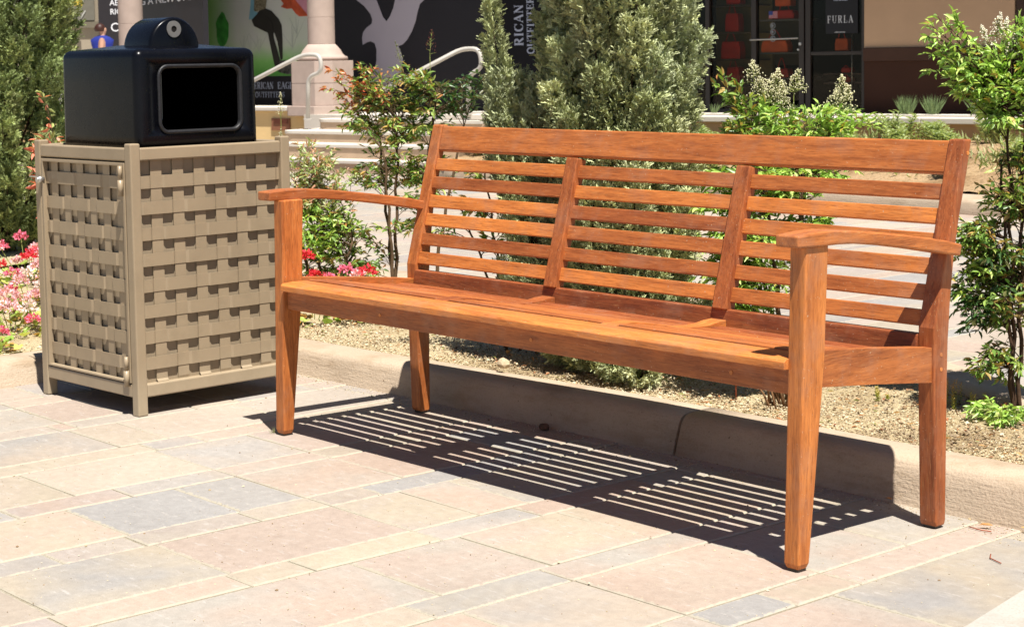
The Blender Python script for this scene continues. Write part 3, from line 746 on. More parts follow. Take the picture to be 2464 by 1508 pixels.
mb = MB(); gbox(mb, -9.645, -9.385, 9.885, 9.899, .300, .425); v_ = mb.build('vent', plain('vent_frame', (.30, .13, .07), .7), yw)
mb = MB()
for k in range(5): gbox(mb, -9.61, -9.405, 9.878, 9.884, .372+.009*k, .376+.009*k)
mb.build('louvre', plain('vent_slat', (.20, .06, .035), .6), v_)
mb = MB(); gbox(mb, -9.01, -8.30, 9.32, 10.3, .40, .520)
# column with pedestal
def column(uc, vc, name, label, zb, sh=.138):
    c = thing(name, label, 'column', G(uc, vc, zb), 'columns of the shop arcade')
    def ring(r, z, n=44): return [tuple(G(uc+r*math.cos(2*math.pi*k/n), vc+r*math.sin(2*math.pi*k/n), z)) for k in range(n)]
    def oct_(r, z, ch=.55):
        P = []
        for (a, b) in ((1, -ch), (1, ch), (ch, 1), (-ch, 1), (-1, ch), (-1, -ch), (-ch, -1), (ch, -1)): P.append(tuple(G(uc+a*r, vc+b*r, z)))
        return P
    mb = MB(); mb.loft([oct_(.33, zb), oct_(.33, zb+.10)], .5, False); mb.build('plinth', COLM, c, .006)
    for k in range(2):
        z0_ = zb+.102+k*.226; mb = MB(); mb.loft([oct_(.285, z0_), oct_(.285, z0_+.222)], .5, False); mb.build('pedestal', COLM, c, .003)
    zt = zb+.102+.452
    mb = MB(); mb.loft([ring(.245, zt-.003), ring(.265, zt+.012), ring(.262, zt+.035), ring(.235, zt+.045), ring(.215, zt+.065), ring(.190, zt+.11), ring(sh+.003, zt+.165)], .5, True); mb.build('base_moulding', COLM, c)
    z = zt+.166; k = 0
    while z < 3.2:
        z2 = min(3.2, z+(.42 if k else .27)); mb = MB(); mb.loft([ring(sh-.003, z), ring(sh, z+.003), ring(sh, z2-.004), ring(sh-.003, z2-.001)], .5, False); mb.build('shaft', COLM, c); z = z2; k += 1
    return c
column(-9.00, 9.98, 'stone_column', 'pink stone column on a pedestal at the head of the steps', .46)
pa = Vector((-13.442, 7.155, 0)); column(pa.dot(E1), pa.dot(E2), 'stone_column', 'pink stone column rising behind the black bin hood', .46, .134)

# ------------------------------------------------------------------ lettering helpers
SER = {  # strokes in a unit cell (w, polylines with weight 1 thick / 0 thin / 2 serif), height 1
 'A': (.78, [([(.08, 0), (.40, 1)], 0), ([(.38, 1), (.70, 0)], 1), ([(.20, .34), (.60, .34)], 0), ([(0, .02), (.2, .02)], 2), ([(.56, .02), (.80, .02)], 2)]),
 'C': (.70, [([(.66, .72), (.62, .9), (.45, .98), (.25, .92)], 0), ([(.25, .93), (.10, .72), (.08, .45), (.14, .22), (.26, .08)], 1), ([(.26, .07), (.46, .02), (.60, .1), (.67, .28)], 0), ([(.665, .70), (.665, .98)], 0)]),
 'E': (.66, [([(.16, 0), (.16, 1)], 1), ([(.04, .98), (.60, .98)], 0), ([(.04, .02), (.62, .02)], 0), ([(.16, .52), (.46, .52)], 0), ([(.60, .98), (.60, .76)], 0), ([(.62, .02), (.62, .26)], 0), ([(.46, .40), (.46, .64)], 0)]),
 'F': (.62, [([(.16, 0), (.16, 1)], 1), ([(.04, .98), (.58, .98)], 0), ([(.04, .02), (.30, .02)], 2), ([(.16, .50), (.46, .50)], 0), ([(.58, .98), (.58, .76)], 0), ([(.46, .38), (.46, .62)], 0)]),
 'G': (.76, [([(.66, .72), (.62, .9), (.45, .98), (.25, .92)], 0), ([(.25, .93), (.10, .72), (.08, .45), (.14, .22), (.26, .08)], 1), ([(.26, .07), (.46, .02), (.64, .08)], 0), ([(.65, .05), (.65, .44)], 1), ([(.48, .44), (.76, .44)], 2), ([(.665, .70), (.665, .98)], 0)]),
 'I': (.36, [([(.18, 0), (.18, 1)], 1), ([(.04, .98), (.32, .98)], 2), ([(.04, .02), (.32, .02)], 2)]),
 'L': (.62, [([(.16, 0), (.16, 1)], 1), ([(.04, .98), (.30, .98)], 2), ([(.04, .02), (.58, .02)], 0), ([(.58, .02), (.58, .28)], 0)]),
 'M': (.94, [([(.13, 0), (.13, 1)], 0), ([(.12, 1), (.45, .05)], 1), ([(.45, .05), (.78, 1)], 0), ([(.78, 0), (.78, 1)], 1), ([(.02, .02), (.24, .02)], 2), ([(.66, .02), (.90, .02)], 2)]),
 'N': (.80, [([(.13, 0), (.13, 1)], 0), ([(.12, 1), (.66, 0)], 1), ([(.66, 0), (.66, 1)], 0), ([(.02, .98), (.2, .98)], 2), ([(.02, .02), (.24, .02)], 2), ([(.55, .98), (.78, .98)], 2)]),
 'O': (.80, [([(.40, .98), (.20, .90), (.09, .68), (.08, .4), (.16, .14), (.30, .03)], 1), ([(.36, .02), (.46, .02)], 0), ([(.46, .02), (.62, .12), (.71, .36), (.70, .66), (.58, .90), (.42, .98)], 1)]),
 'R': (.76, [([(.16, 0), (.16, 1)], 1), ([(.04, .98), (.40, .98)], 0), ([(.40, .97), (.56, .90), (.58, .72), (.50, .56), (.36, .5)], 1), ([(.16, .5), (.38, .5)], 0), ([(.36, .5), (.66, .02)], 1), ([(.04, .02), (.30, .02)], 2), ([(.60, .02), (.76, .02)], 2)]),
 'S': (.58, [([(.48, .72), (.44, .92), (.28, .98), (.12, .86)], 0), ([(.12, .86), (.12, .68), (.44, .38), (.46, .2)], 1), ([(.46, .18), (.34, .03), (.16, .04), (.08, .26)], 0), ([(.49, .72), (.49, .96)], 0), ([(.07, .04), (.07, .28)], 0)]),
 'T': (.70, [([(.34, 0), (.34, 1)], 1), ([(.04, .98), (.64, .98)], 0), ([(.04, .98), (.04, .76)], 0), ([(.64, .98), (.64, .76)], 0), ([(.20, .02), (.48, .02)], 2)]),
 'U': (.78, [([(.15, 1), (.15, .3)], 1), ([(.15, .32), (.22, .08), (.40, .02), (.56, .08), (.64, .3)], 0), ([(.64, .28), (.64, 1)], 0), ([(.03, .98), (.28, .98)], 2), ([(.54, .98), (.76, .98)], 2)]),
}
def serif(mb, text, f, h, space=.06, thick=.15, thin=.065, sx=1.0):
    """f(a,b) maps text plane coordinates (advance, height) to a 3D point; ribbons become thin raised strips"""
    a = 0
    for ch in text:
        if ch == ' ': a += .4*h; continue
        w_, st_ = SER[ch]
        for poly, wt in st_:
            tk = (thin, thick, .055)[wt]*h*.5
            for (p, q) in zip(poly[:-1], poly[1:]):
                x0, y0, x1, y1 = p[0]*h*sx, p[1]*h, q[0]*h*sx, q[1]*h; L = math.hypot(x1-x0, y1-y0) or 1
                nx, ny = -(y1-y0)/L*tk, (x1-x0)/L*tk; ex, ey = (x1-x0)/L*tk*.3, (y1-y0)/L*tk*.3
                mb.add([f(a+x0+nx-ex, y0+ny-ey), f(a+x0-nx-ex, y0-ny-ey), f(a+x1-nx+ex, y1-ny+ey), f(a+x1+nx+ex, y1+ny+ey)], [(0, 1, 2, 3)])
        a += (w_*sx+space)*h
    return a
def sans(name, text, h, mat, parent, origin, xdir, updir, bold=0.0, wscale=1.0):
    cu = bpy.data.curves.new(name, 'FONT'); cu.body = text; cu.size = h/.70; cu.offset = bold; cu.extrude = .002; cu.resolution_u = 3
    o = bpy.data.objects.new(name, cu); COL.objects.link(o)
    dg = bpy.context.evaluated_depsgraph_get(); dg.update(); me = bpy.data.meshes.new_from_object(o.evaluated_get(dg))
    bpy.data.objects.remove(o)
    X = Vector(xdir).normalized(); Y = Vector(updir).normalized(); Z = X.cross(Y); m_ = Matrix.Identity(4)
    for i in range(3): m_[i][0] = X[i]*wscale; m_[i][1] = Y[i]; m_[i][2] = Z[i]; m_[i][3] = origin[i]
    me.transform(m_); me.materials.clear()
    return link(name, me, mat, parent)
UPV = Vector((0, 0, 1))

# hoarding with the eagle
ho = thing('shop_hoarding', 'black hoarding with a pale eagle emblem behind the stone column', 'hoarding', G(-8, 10.6, .48))
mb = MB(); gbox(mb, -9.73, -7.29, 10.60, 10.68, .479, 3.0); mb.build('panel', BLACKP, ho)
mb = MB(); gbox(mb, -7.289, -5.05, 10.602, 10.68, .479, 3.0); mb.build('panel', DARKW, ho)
eg = [(-9.30, 1.95), (-9.06, 1.64), (-8.95, 1.57), (-8.87, 1.49), (-8.845, 1.43), (-8.855, 1.385), (-8.93, 1.345), (-8.975, 1.30), (-8.99, 1.24), (-8.985, 1.17), (-8.93, 1.195), (-8.875, 1.205), (-8.82, 1.185), (-8.795, 1.12), (-8.80, 1.0), (-8.83, .90), (-8.86, .86), (-8.90, .87), (-8.86, .80), (-8.81, .79), (-8.80, .74), (-8.76, .70), (-8.74, .78), (-8.70, .70), (-8.66, .67), (-8.66, .80), (-8.61, .72), (-8.56, .70), (-8.58, .84), (-8.50, .78), (-8.42, .79), (-8.47, .90), (-8.44, 1.0), (-8.465, 1.08), (-8.50, 1.15), (-8.44, 1.165), (-8.38, 1.21), (-8.31, 1.30), (-8.26, 1.40), (-8.23, 1.50), (-8.20, 1.57), (-8.13, 1.62), (-8.0, 1.75), (-8.05, 1.95), (-8.50, 1.95), (-8.53, 1.62), (-8.555, 1.54), (-8.60, 1.46), (-8.65, 1.405), (-8.70, 1.455), (-8.74, 1.54), (-8.79, 1.65), (-8.86, 1.95)]
mb = MB(); gpoly(mb, eg, 10.598, .003); mb.build('eagle_emblem', LILAC, ho)
def vtext(u, z): return lambda a, b: G(u-b, 10.5965, z+a)
mb = MB(); serif(mb, 'RICAN', vtext(-6.905, 1.125), .105, .10, .17, .07); mb.build('lettering', GREYL, ho)
mb = MB(); serif(mb, 'OUTFITTERS', vtext(-6.775, 1.045), .083, .07, .17, .07); mb.build('lettering', GREYL, ho)
# advertising poster
po = thing('advertising_poster', 'large colour poster of seated legs in dark tights on green and white', 'poster', G(-10.5, 10.6, .5))
def m_poster():
    mt, nt, b = newmat('poster_print'); v = coords(nt)
    f = noise(nt, v, 1.9, 4, .5); tc = N(nt, 'ShaderNodeTexCoord'); sp = N(nt, 'ShaderNodeSeparateXYZ'); nt.links.new(tc.outputs['Object'], sp.inputs[0])
    mr = N(nt, 'ShaderNodeMapRange'); mr.inputs[1].default_value = .85; mr.inputs[2].default_value = 1.25; nt.links.new(sp.outputs[2], mr.inputs[0])
    ad = N(nt, 'ShaderNodeMath', operation='MULTIPLY_ADD'); ad.inputs[1].default_value = .9; ad.inputs[2].default_value = -.45; nt.links.new(f, ad.inputs[0])
    a2 = N(nt, 'ShaderNodeMath', operation='ADD'); nt.links.new(ad.outputs[0], a2.inputs[0]); nt.links.new(mr.outputs[0], a2.inputs[1])
    r = ramp(nt, a2.outputs[0], [(.0, (.07, .26, .04)), (.35, (.20, .46, .12)), (.75, (.50, .56, .42)), (1.0, (.55, .56, .50))])
    # greener towards the left edge of the print
    m2 = N(nt, 'ShaderNodeMapRange'); m2.inputs[1].default_value = -13.30; m2.inputs[2].default_value = -12.80; m2.inputs[3].default_value = 1; m2.inputs[4].default_value = 0; nt.links.new(sp.outputs[0], m2.inputs[0])
    c = mix(nt, m2.outputs[0], r.outputs[0], (.16, .42, .05))
    nt.links.new(c, b.inputs['Base Color']); b.inputs['Roughness'].default_value = .5; return mt
mb = MB(); gbox(mb, -11.37, -9.60, 10.60, 10.66, .855, 3.0); mb.build('print', m_poster(), po)
mb = MB(); gbox(mb, -11.37, -9.60, 10.60, 10.66, .505, .854); mb.build('name_band', BLACKP, po)
mb = MB(); gpoly(mb, [(-10.598, 1.469), (-10.542, 1.523), (-10.462, 1.576), (-10.384, 1.59), (-10.293, 1.56), (-10.19, 1.47), (-10.147, 1.403), (-10.14, 1.239), (-10.144, 1.042), (-10.176, 1.02), (-10.214, 1.218), (-10.256, 1.318)], 10.598, .002)
gpoly(mb, [(-10.598, 1.469), (-10.562, 1.402), (-10.47, 1.367), (-10.356, 1.325), (-10.322, 1.187), (-10.269, .977), (-10.225, .922), (-10.183, 1.02), (-10.217, 1.13), (-10.266, 1.263), (-10.276, 1.417), (-10.342, 1.485), (-10.448, 1.532), (-10.542, 1.523)], 10.595, .002)
mb.build('printed_legs', plain('tights_print', (.035, .032, .026), .6), po)
mb = MB(); gpoly(mb, [(-10.60, 1.95), (-10.30, 1.95), (-10.358, 1.683), (-10.376, 1.59), (-10.462, 1.57), (-10.55, 1.56)], 10.592, .002); mb.build('printed_shirt', plain('shirt_print', (.22, .19, .12), .6, .2, 0, .6, 45), po)
mb = MB(); gpoly(mb, [(-10.635, 1.475), (-10.605, 1.62), (-10.57, 1.95), (-10.53, 1.95), (-10.555, 1.57), (-10.494, 1.544), (-10.585, 1.478)], 10.590, .001); mb.build('printed_scarf', plain('blue_print', (.22, .45, .55), .6), po)
mb = MB(); gpoly(mb, [(-10.217, .933), (-10.176, 1.02), (-10.115, 1.019), (-10.01, 1.007), (-10.028, .909), (-10.014, .876), (-10.075, .871), (-10.165, .888), (-10.211, .899)], 10.592, .002); mb.build('printed_shoe', plain('shoe_print', (.08, .08, .07), .6, .2, 0, .8, 25), po)
mb = MB(); gpoly(mb, [(-10.22, 1.95), (-10.152, 1.676), (-10.108, 1.631), (-10.15, 1.60), (-10.06, 1.575), (-9.99, 1.58), (-9.93, 1.52), (-9.88, 1.49), (-9.80, 1.49), (-9.69, 1.49), (-9.69, 1.95)], 10.596, .002); mb.build('printed_red', plain('red_print', (.55, .10, .04), .6, .2, 0, .3, 9), po)
mb = MB(); gpoly(mb, [(-9.94, 1.95), (-9.93, 1.669), (-9.739, 1.49), (-9.70, 1.95)], 10.593, .002); mb.build('printed_pink', plain('pink_print', (.62, .28, .34), .6, .2, 0, .1, 9), po)
mb = MB(); P = [(-11.06+.10*math.cos(a/16*6.283)*(1+.12*math.sin(a*2.1)), 1.37+.19*math.sin(a/16*6.283)*(1+.08*math.cos(a*1.7))) for a in range(16)]; gpoly(mb, P, 10.597, .002); mb.build('printed_tree', plain('green_print', (.06, .30, .05), .6, .2, 0, .4, 12), po)
mb = MB()
for (u, z) in ((-10.74, 1.20), (-10.50, 1.15), (-10.0, 1.18), (-9.93, 1.32), (-10.62, 1.12)):
    for a in (60, 95, 125, 80):
        L_ = rnd.uniform(.12, .24); a_ = R_(a+rnd.uniform(-12, 12)); du, dz = math.cos(a_)*L_, math.sin(a_)*L_; z_ = z-.06+rnd.uniform(0, .05)
        gpoly(mb, [(u-.005, z_), (u+.005, z_), (u+du+.002, z_+dz), (u+du-.002, z_+dz)], 10.5985, .001)
mb.build('printed_branch_pattern', plain('white_print', (.52, .56, .48), .6), po)
mb = MB(); serif(mb, 'AMERICAN', lambda a, b: G(-10.712+a, 10.597, .715+b), .073, .07, .16, .06, .9); serif(mb, 'EAGLE', lambda a, b: G(-10.232+a, 10.597, .715+b), .073, .07, .16, .06, 1.03)
serif(mb, 'OUTFITTERS', lambda a, b: G(-10.575+a, 10.597, .622+b), .060, .065, .16, .06, 1.03); mb.build('lettering', GREYL, po)

# angled black hoarding further left, with the notice
p0, p1 = Vector((-12.141, 7.277, 0)), Vector((-14.36, 7.73, 0))
ah = thing('notice_hoarding', 'angled black hoarding with the end of a store notice along its top', 'hoarding', p0+Vector((0, 0, .48)))
dv = (p0-p1).normalized(); nv = Vector((dv.y, -dv.x, 0))
mb = MB(); q0 = p1-dv*.05
def pr(d, n_, z): return q0+dv*d+nv*n_+Vector((0, 0, z))
Lh = (p0-q0).length
mb.hexa([pr(0, 0, .479), pr(Lh, 0, .479), pr(Lh, -.06, .479), pr(0, -.06, .479), pr(0, 0, 3), pr(Lh, 0, 3), pr(Lh, -.06, 3), pr(0, -.06, 3)]); mb.build('panel', plain('charcoal_panel', (.020, .018, .022), .6), ah)
sans('lettering', 'G A NEW STORE', .078, WHITE, ah, pr(Lh-2.05, .004, 1.68), dv, UPV, .0008, 2.5)

# far left panel, lattice screen
ap_ = thing('notice_board', 'black notice board with white lettering left of the pink column', 'notice panel', (-29.4, 15.66, .2))
F0 = Vector((-29.544, 15.46, 0)); XR = Vector((.654, .756, 0)).normalized(); NR = Vector((XR.y, -XR.x, 0))
def FP(d, n_, z): return F0+XR*d+NR*n_+Vector((0, 0, z))
mb = MB(); mb.hexa([FP(0, 0, .2), FP(.9, 0, .2), FP(.9, -.08, .2), FP(0, -.08, .2), FP(0, 0, 4), FP(.9, 0, 4), FP(.9, -.08, 4), FP(0, -.08, 4)]); mb.build('panel', plain('panel_black', (.018, .015, .018), .6), ap_)
for tx, z, h in (('AEO', 2.235, .115), ('RIGHT', 2.05, .115), ('CO', 1.695, .18)):
    sans('lettering', tx, h, WHITE, ap_, FP(.245, .004, z), XR, UPV, .001, .95)
ls = thing('lattice_screen', 'pale branching lattice screen high on the far wall', 'screen', (-30.9, 15.4, .2))
mb = MB()
def LP(d, n_, z): return Vector((-30.637, 15.733, 0))+XR*d+NR*n_+Vector((0, 0, z))
for k in range(60):
    d, z = rnd.uniform(-1.3, .0), rnd.uniform(1.97, 2.75); a = rnd.choice([55, 75, 100, 125, 150])+rnd.uniform(-12, 12); L_ = rnd.uniform(.12, .26)
    dx, dz = math.cos(R_(a))*L_, math.sin(R_(a))*L_; px, pz = -math.sin(R_(a))*.012, math.cos(R_(a))*.012
    if z+dz > 2.9: continue
    mb.prism([LP(d-px, .02, z-pz), LP(d+px, .02, z+pz), LP(d+dx+px, .02, z+dz+pz), LP(d+dx-px, .02, z+dz-pz)], -NR*.015)
mb.build('lattice', plain('lattice_white', (.50, .50, .46), .6), ls)
mb = MB(); mb.hexa([LP(-1.6, 0, 1.96), LP(.2, 0, 1.96), LP(.2, -.05, 1.96), LP(-1.6, -.05, 1.96), LP(-1.6, 0, 3.5), LP(.2, 0, 3.5), LP(.2, -.05, 3.5), LP(-1.6, -.05, 3.5)]); mb.build('backing', plain('lattice_back', (.16, .15, .12), .7), ls)
fwll = thing('far_wall', 'grey tan wall far behind the bin', 'wall', (-31, 15, 0))
mb = MB(); mb.hexa([LP(-14, -.1, 0), LP(12, -.1, 0), LP(12, -.5, 0), LP(-14, -.5, 0), LP(-14, -.1, 4), LP(12, -.1, 4), LP(12, -.5, 4), LP(-14, -.5, 4)]); mb.build('wall_face', plain('far_render', (.33, .28, .21), .9, .1, 0, .08, 1), fwll)
mb = MB(); mb.hexa([LP(-1.6, .0, 1.80), LP(.6, .0, 1.80), LP(.6, -.09, 1.80), LP(-1.6, -.09, 1.80), LP(-1.6, 0, 1.93), LP(.6, 0, 1.93), LP(.6, -.09, 1.93), LP(-1.6, -.09, 1.93)]); mb.build('string_course', plain('far_band', (.16, .14, .10), .9), fwll)

fbn = thing('far_banner', 'small orange and yellow banner far off above the left juniper', 'banner', LP(-.9, .3, 1.9))
mb = MB(); mb.prism([LP(-1.02, .3, 2.16), LP(-.80, .3, 2.10), LP(-.74, .3, 2.42), LP(-.98, .3, 2.46)], -NR*.01); mb.build('orange_cloth', plain('orange_cloth', (.60, .10, .02), .7), fbn)
mb = MB(); mb.prism([LP(-.30, .3, 2.27), LP(.02, .3, 2.26), LP(.02, .3, 2.5), LP(-.30, .3, 2.5)], -NR*.01); mb.build('yellow_cloth', plain('yellow_cloth', (.60, .42, .04), .7), fbn)
# shop building on the right
sh = thing('shop_building', 'tan and brown shop building with a glazed bronze storefront', 'building', G(-3, 10.6, .48))
mb = MB(); gbox(mb, -3.305, -1.99, 10.60, 11.2, 1.045, 3.0); mb.build('wall', STUCCO_T, sh)
mb = MB(); gbox(mb, -3.305, -1.99, 10.60, 11.2, .479, .930); mb.build('wall_base', STUCCO_B, sh)
mb = MB(); gbox(mb, -3.305, -1.985, 10.575, 11.2, .932, 1.043); mb.build('band_course', plain('band_brown', (.072, .034, .022), .85), sh, .004)
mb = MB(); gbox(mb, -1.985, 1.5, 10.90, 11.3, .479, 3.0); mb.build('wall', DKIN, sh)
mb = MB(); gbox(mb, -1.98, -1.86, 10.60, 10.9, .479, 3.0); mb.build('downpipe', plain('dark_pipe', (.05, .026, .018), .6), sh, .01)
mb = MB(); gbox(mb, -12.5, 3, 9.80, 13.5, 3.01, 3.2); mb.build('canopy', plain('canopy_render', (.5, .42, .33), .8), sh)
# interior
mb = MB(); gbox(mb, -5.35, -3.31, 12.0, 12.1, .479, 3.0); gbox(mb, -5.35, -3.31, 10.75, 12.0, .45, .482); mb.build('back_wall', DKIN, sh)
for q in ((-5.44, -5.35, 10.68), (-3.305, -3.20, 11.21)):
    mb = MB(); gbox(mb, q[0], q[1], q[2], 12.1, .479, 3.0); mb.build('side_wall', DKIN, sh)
mb = MB()
gbox(mb, -5.20, -4.60, 11.38, 11.42, .52, 2.6); mb.build('display_panel', SHELFM, sh)
mb = MB(); gbox(mb, -4.60, -4.32, 11.42, 11.45, .9, 2.6); mb.build('display_panel', plain('display_grey', (.07, .062, .04), .7), sh)
for z in (.712, .962, 1.214, 1.466):
    mb = MB(); gbox(mb, -5.2, -4.62, 11.12, 11.378, z-.012, z); mb.build('shelf', plain('shelf_edge', (.12, .085, .045), .5), sh)
for z in (.785, 1.018, 1.32):
    mb = MB(); gbox(mb, -4.6, -4.10, 11.12, 11.378, z-.012, z); mb.build('shelf', plain('shelf_glass', (.16, .16, .15), .3), sh)
for z in (.742, .825, 1.022):
    mb = MB(); gbox(mb, -3.95, -3.45, 11.12, 11.378, z-.012, z); mb.build('shelf', plain('shelf_dark', (.08, .05, .04), .4), sh)
# frame of the storefront
mb = MB()
for a, b in ((-4.865, -4.822), (-4.395, -4.345), (-3.925, -3.875), (-3.862, -3.812), (-3.33, -3.306), (-5.35, -5.31)): gbox(mb, a, b, 10.60, 10.66, .52, 3.0)
gbox(mb, -5.35, -3.306, 10.598, 10.662, .479, .522)
gbox(mb, -3.811, -3.331, 10.602, 10.658, .99, 1.02)
mb.build('window_frame', FRAMEM, sh, .003)
mb = MB()
for a, b in ((-5.31, -4.866), (-4.821, -4.396), (-3.811, -3.331)): gbox(mb, a, b, 10.628, 10.634, .523, 3.0)
mb.build('window_pane', GLASS, sh)
mb = MB(); gbox(mb, -4.344, -3.926, 10.628, 10.634, .60, 2.9); dr = mb.build('glass_door', GLASS, sh)
mb = MB(); mb.tube([G(-4.40, 10.585, 1.133), G(-3.925, 10.585, 1.140)], .006, 8); mb.build('push_bar', RAILM, dr)
mb = MB(); mb.disc(G(-3.908, 10.6, 1.09), -E2, .013, .012, 14); mb.build('lock', STEEL, dr)
mb = MB(); mb.disc(G(-3.926, 10.6, 1.04), -E2, .009, .012, 14); mb.build('lock', STEEL, dr)
mb = MB()
STK = plain('sticker_grey', (.30, .31, .31), .5)
for z in (1.255, 1.200, 1.140):
    mb = MB(); mb.disc(G(-4.192, 10.627, z), -E2, .026, .001, 20, .5, .020); mb.disc(G(-4.196, 10.627, z), -E2, .012, .001, 10); mb.build('sticker', STK, dr)
fl = thing('flag_sticker', 'small striped flag sticker on the glass shop door', 'sticker', G(-4.19, 10.62, 1.35))
mb = MB(); gbox(mb, -4.23, -4.146, 10.625, 10.6265, 1.318, 1.382); mb.build('white_field', plain('flag_white', (.42, .38, .38), .6), fl)
mb = MB()
for k in range(7): gbox(mb, -4.23, -4.146, 10.6238, 10.6245, 1.318+.0098*k, 1.3235+.0098*k)
mb.build('stripes', plain('flag_red', (.36, .04, .05), .6), fl)
mb = MB(); gbox(mb, -4.23, -4.19, 10.6225, 10.6235, 1.348, 1.382); mb.build('canton', plain('flag_blue', (.03, .05, .20), .6), fl)
sg = thing('shop_sign', 'black shop sign board with white serif name hanging in the window', 'sign', G(-3.52, 10.62, 1.2))
mb = MB(); gbox(mb, -3.672, -3.370, 10.612, 10.622, 1.172, 1.47); mb.build('board', plain('sign_black', (.010, .010, .013), .5), sg)
mb = MB(); serif(mb, 'FURLA', lambda a, b: G(-3.655+a, 10.6105, 1.264+b), .061, .22, .11, .045, .86); mb.build('lettering', WHITE, sg); mb = MB(); gbox(mb, -3.585, -3.487, 10.609, 10.6105, 1.182, 1.186); mb.build('small_print', WHITE, sg)
sans('lettering', 'FOR DETAILS', .013, GREYL, sg, G(-3.595, 10.610, 1.452), E1, UPV, .0003, 1.2)
for x in (-3.515, -3.415):
    mb = MB(); mb.tube([G(x, 10.80, .62), G(x, 10.80, 1.17)], .005, 6); tag(mb.build('display_pole', STEEL), 'slim %s metal pole under the shop sign' % ('left' if x < -3.5 else 'right'), 'pole', 'poles in the shop window')
bags = [(-4.969, -4.826, 1.218, 1.388, 0, 'dark red handbag on the shelf level with the hanging sign name'), (-5.016, -4.811, .966, 1.129, 0, 'wide dark red handbag on the middle shelf behind the left pane'), (-4.959, -4.820, .716, .89, 0, 'tall dark red handbag on the lowest shelf behind the left pane'),
        (-4.454, -4.257, 1.323, 1.402, 0, 'flat red handbag beside the flag sticker'), (-4.591, -4.321, 1.021, 1.129, 1, 'orange handbag with tall strap behind the door bar'), (-4.456, -4.313, .789, .871, 0, 'red handbag low behind the glass door'),
        (-3.848, -3.719, 1.026, 1.135, 1, 'orange handbag below the hanging shop sign'), (-4.956, -4.808, 1.47, 1.60, 0, 'dark red handbag on the top shelf'), (-4.446, -4.288, 1.44, 1.56, 1, 'orange brown handbag at the top of the door'),
        (-3.787, -3.696, .829, .875, 0, 'small red purse above another in the right pane'), (-3.787, -3.696, .746, .79, 0, 'small red purse lowest in the right pane')]
for (a, b, z0_, z1_, cc, lb) in bags:
    bg_ = thing('handbag', lb, 'handbag', G((a+b)/2, 11.2, z0_), 'handbags in the shop window'); w_ = (b-a)*.08
    mb = MB(); mb.loft([[tuple(G(u, v, z)) for u, v in ((p, 11.14), (q, 11.14), (q, 11.25), (p, 11.25))] for p, q, z in ((a, b, z0_), (a, b, z0_+(z1_-z0_)*.6), (a+w_, b-w_, z1_))], .5, False); mb.build('body', ORB if cc else REDB, bg_, .008)
    h_ = .10 if z1_-z0_ > .07 else .02; mb = MB(); mb.tube([G(a+w_*3+(b-a-6*w_)*k/8, 11.15, z1_-.004+h_*math.sin(math.pi*k/8)) for k in range(9)], .004, 6); mb.build('handle', REDB, bg_)

# handrails
def rail(pts, label):
    h = thing('handrail', label, 'handrail', pts[-1], 'handrails of the steps')
    mb = MB(); mb.tube(pts, .021, 12); mb.build('rail_tube', RAILM, h)
    mb = MB(); c = pts[-1]; mb.disc(Vector(c)+Vector((0, 0, -.0)), (0, 0, 1), .045, .008, 16); mb.build('foot_flange', RAILM, h)
def smooth(P, n=4):
    P = [Vector(p) for p in P]; out = [P[0]]
    for i in range(1, len(P)-1):
        a, b, c = P[i-1], P[i], P[i+1]; r = min(.09, (a-b).length*.45, (c-b).length*.45)
        s_, e = b+(a-b).normalized()*r, b+(c-b).normalized()*r
        for k in range(n+1): t = k/n; out.append(s_*(1-t)**2+b*2*t*(1-t)+e*t*t)
    out.append(P[-1]); return out
V1 = 9.2
rail(smooth([G(-9.6, V1-.55, .50), G(-8.52, V1, 1.075), G(-8.30, V1, 1.065), G(-8.29, V1, .90), G(-8.465, V1, .86), G(-8.485, V1, .447)]), 'painted steel handrail left of the steps beside the stone column')
V2 = 9.4
rail(smooth([G(-7.35, V2-.75, .62), G(-6.73, V2, 1.10), G(-6.52, V2, 1.095), G(-6.50, V2, .92), G(-6.645, V2, .865), G(-6.67, V2, .50)]), 'painted steel handrail right of the steps in front of the eagle hoarding')

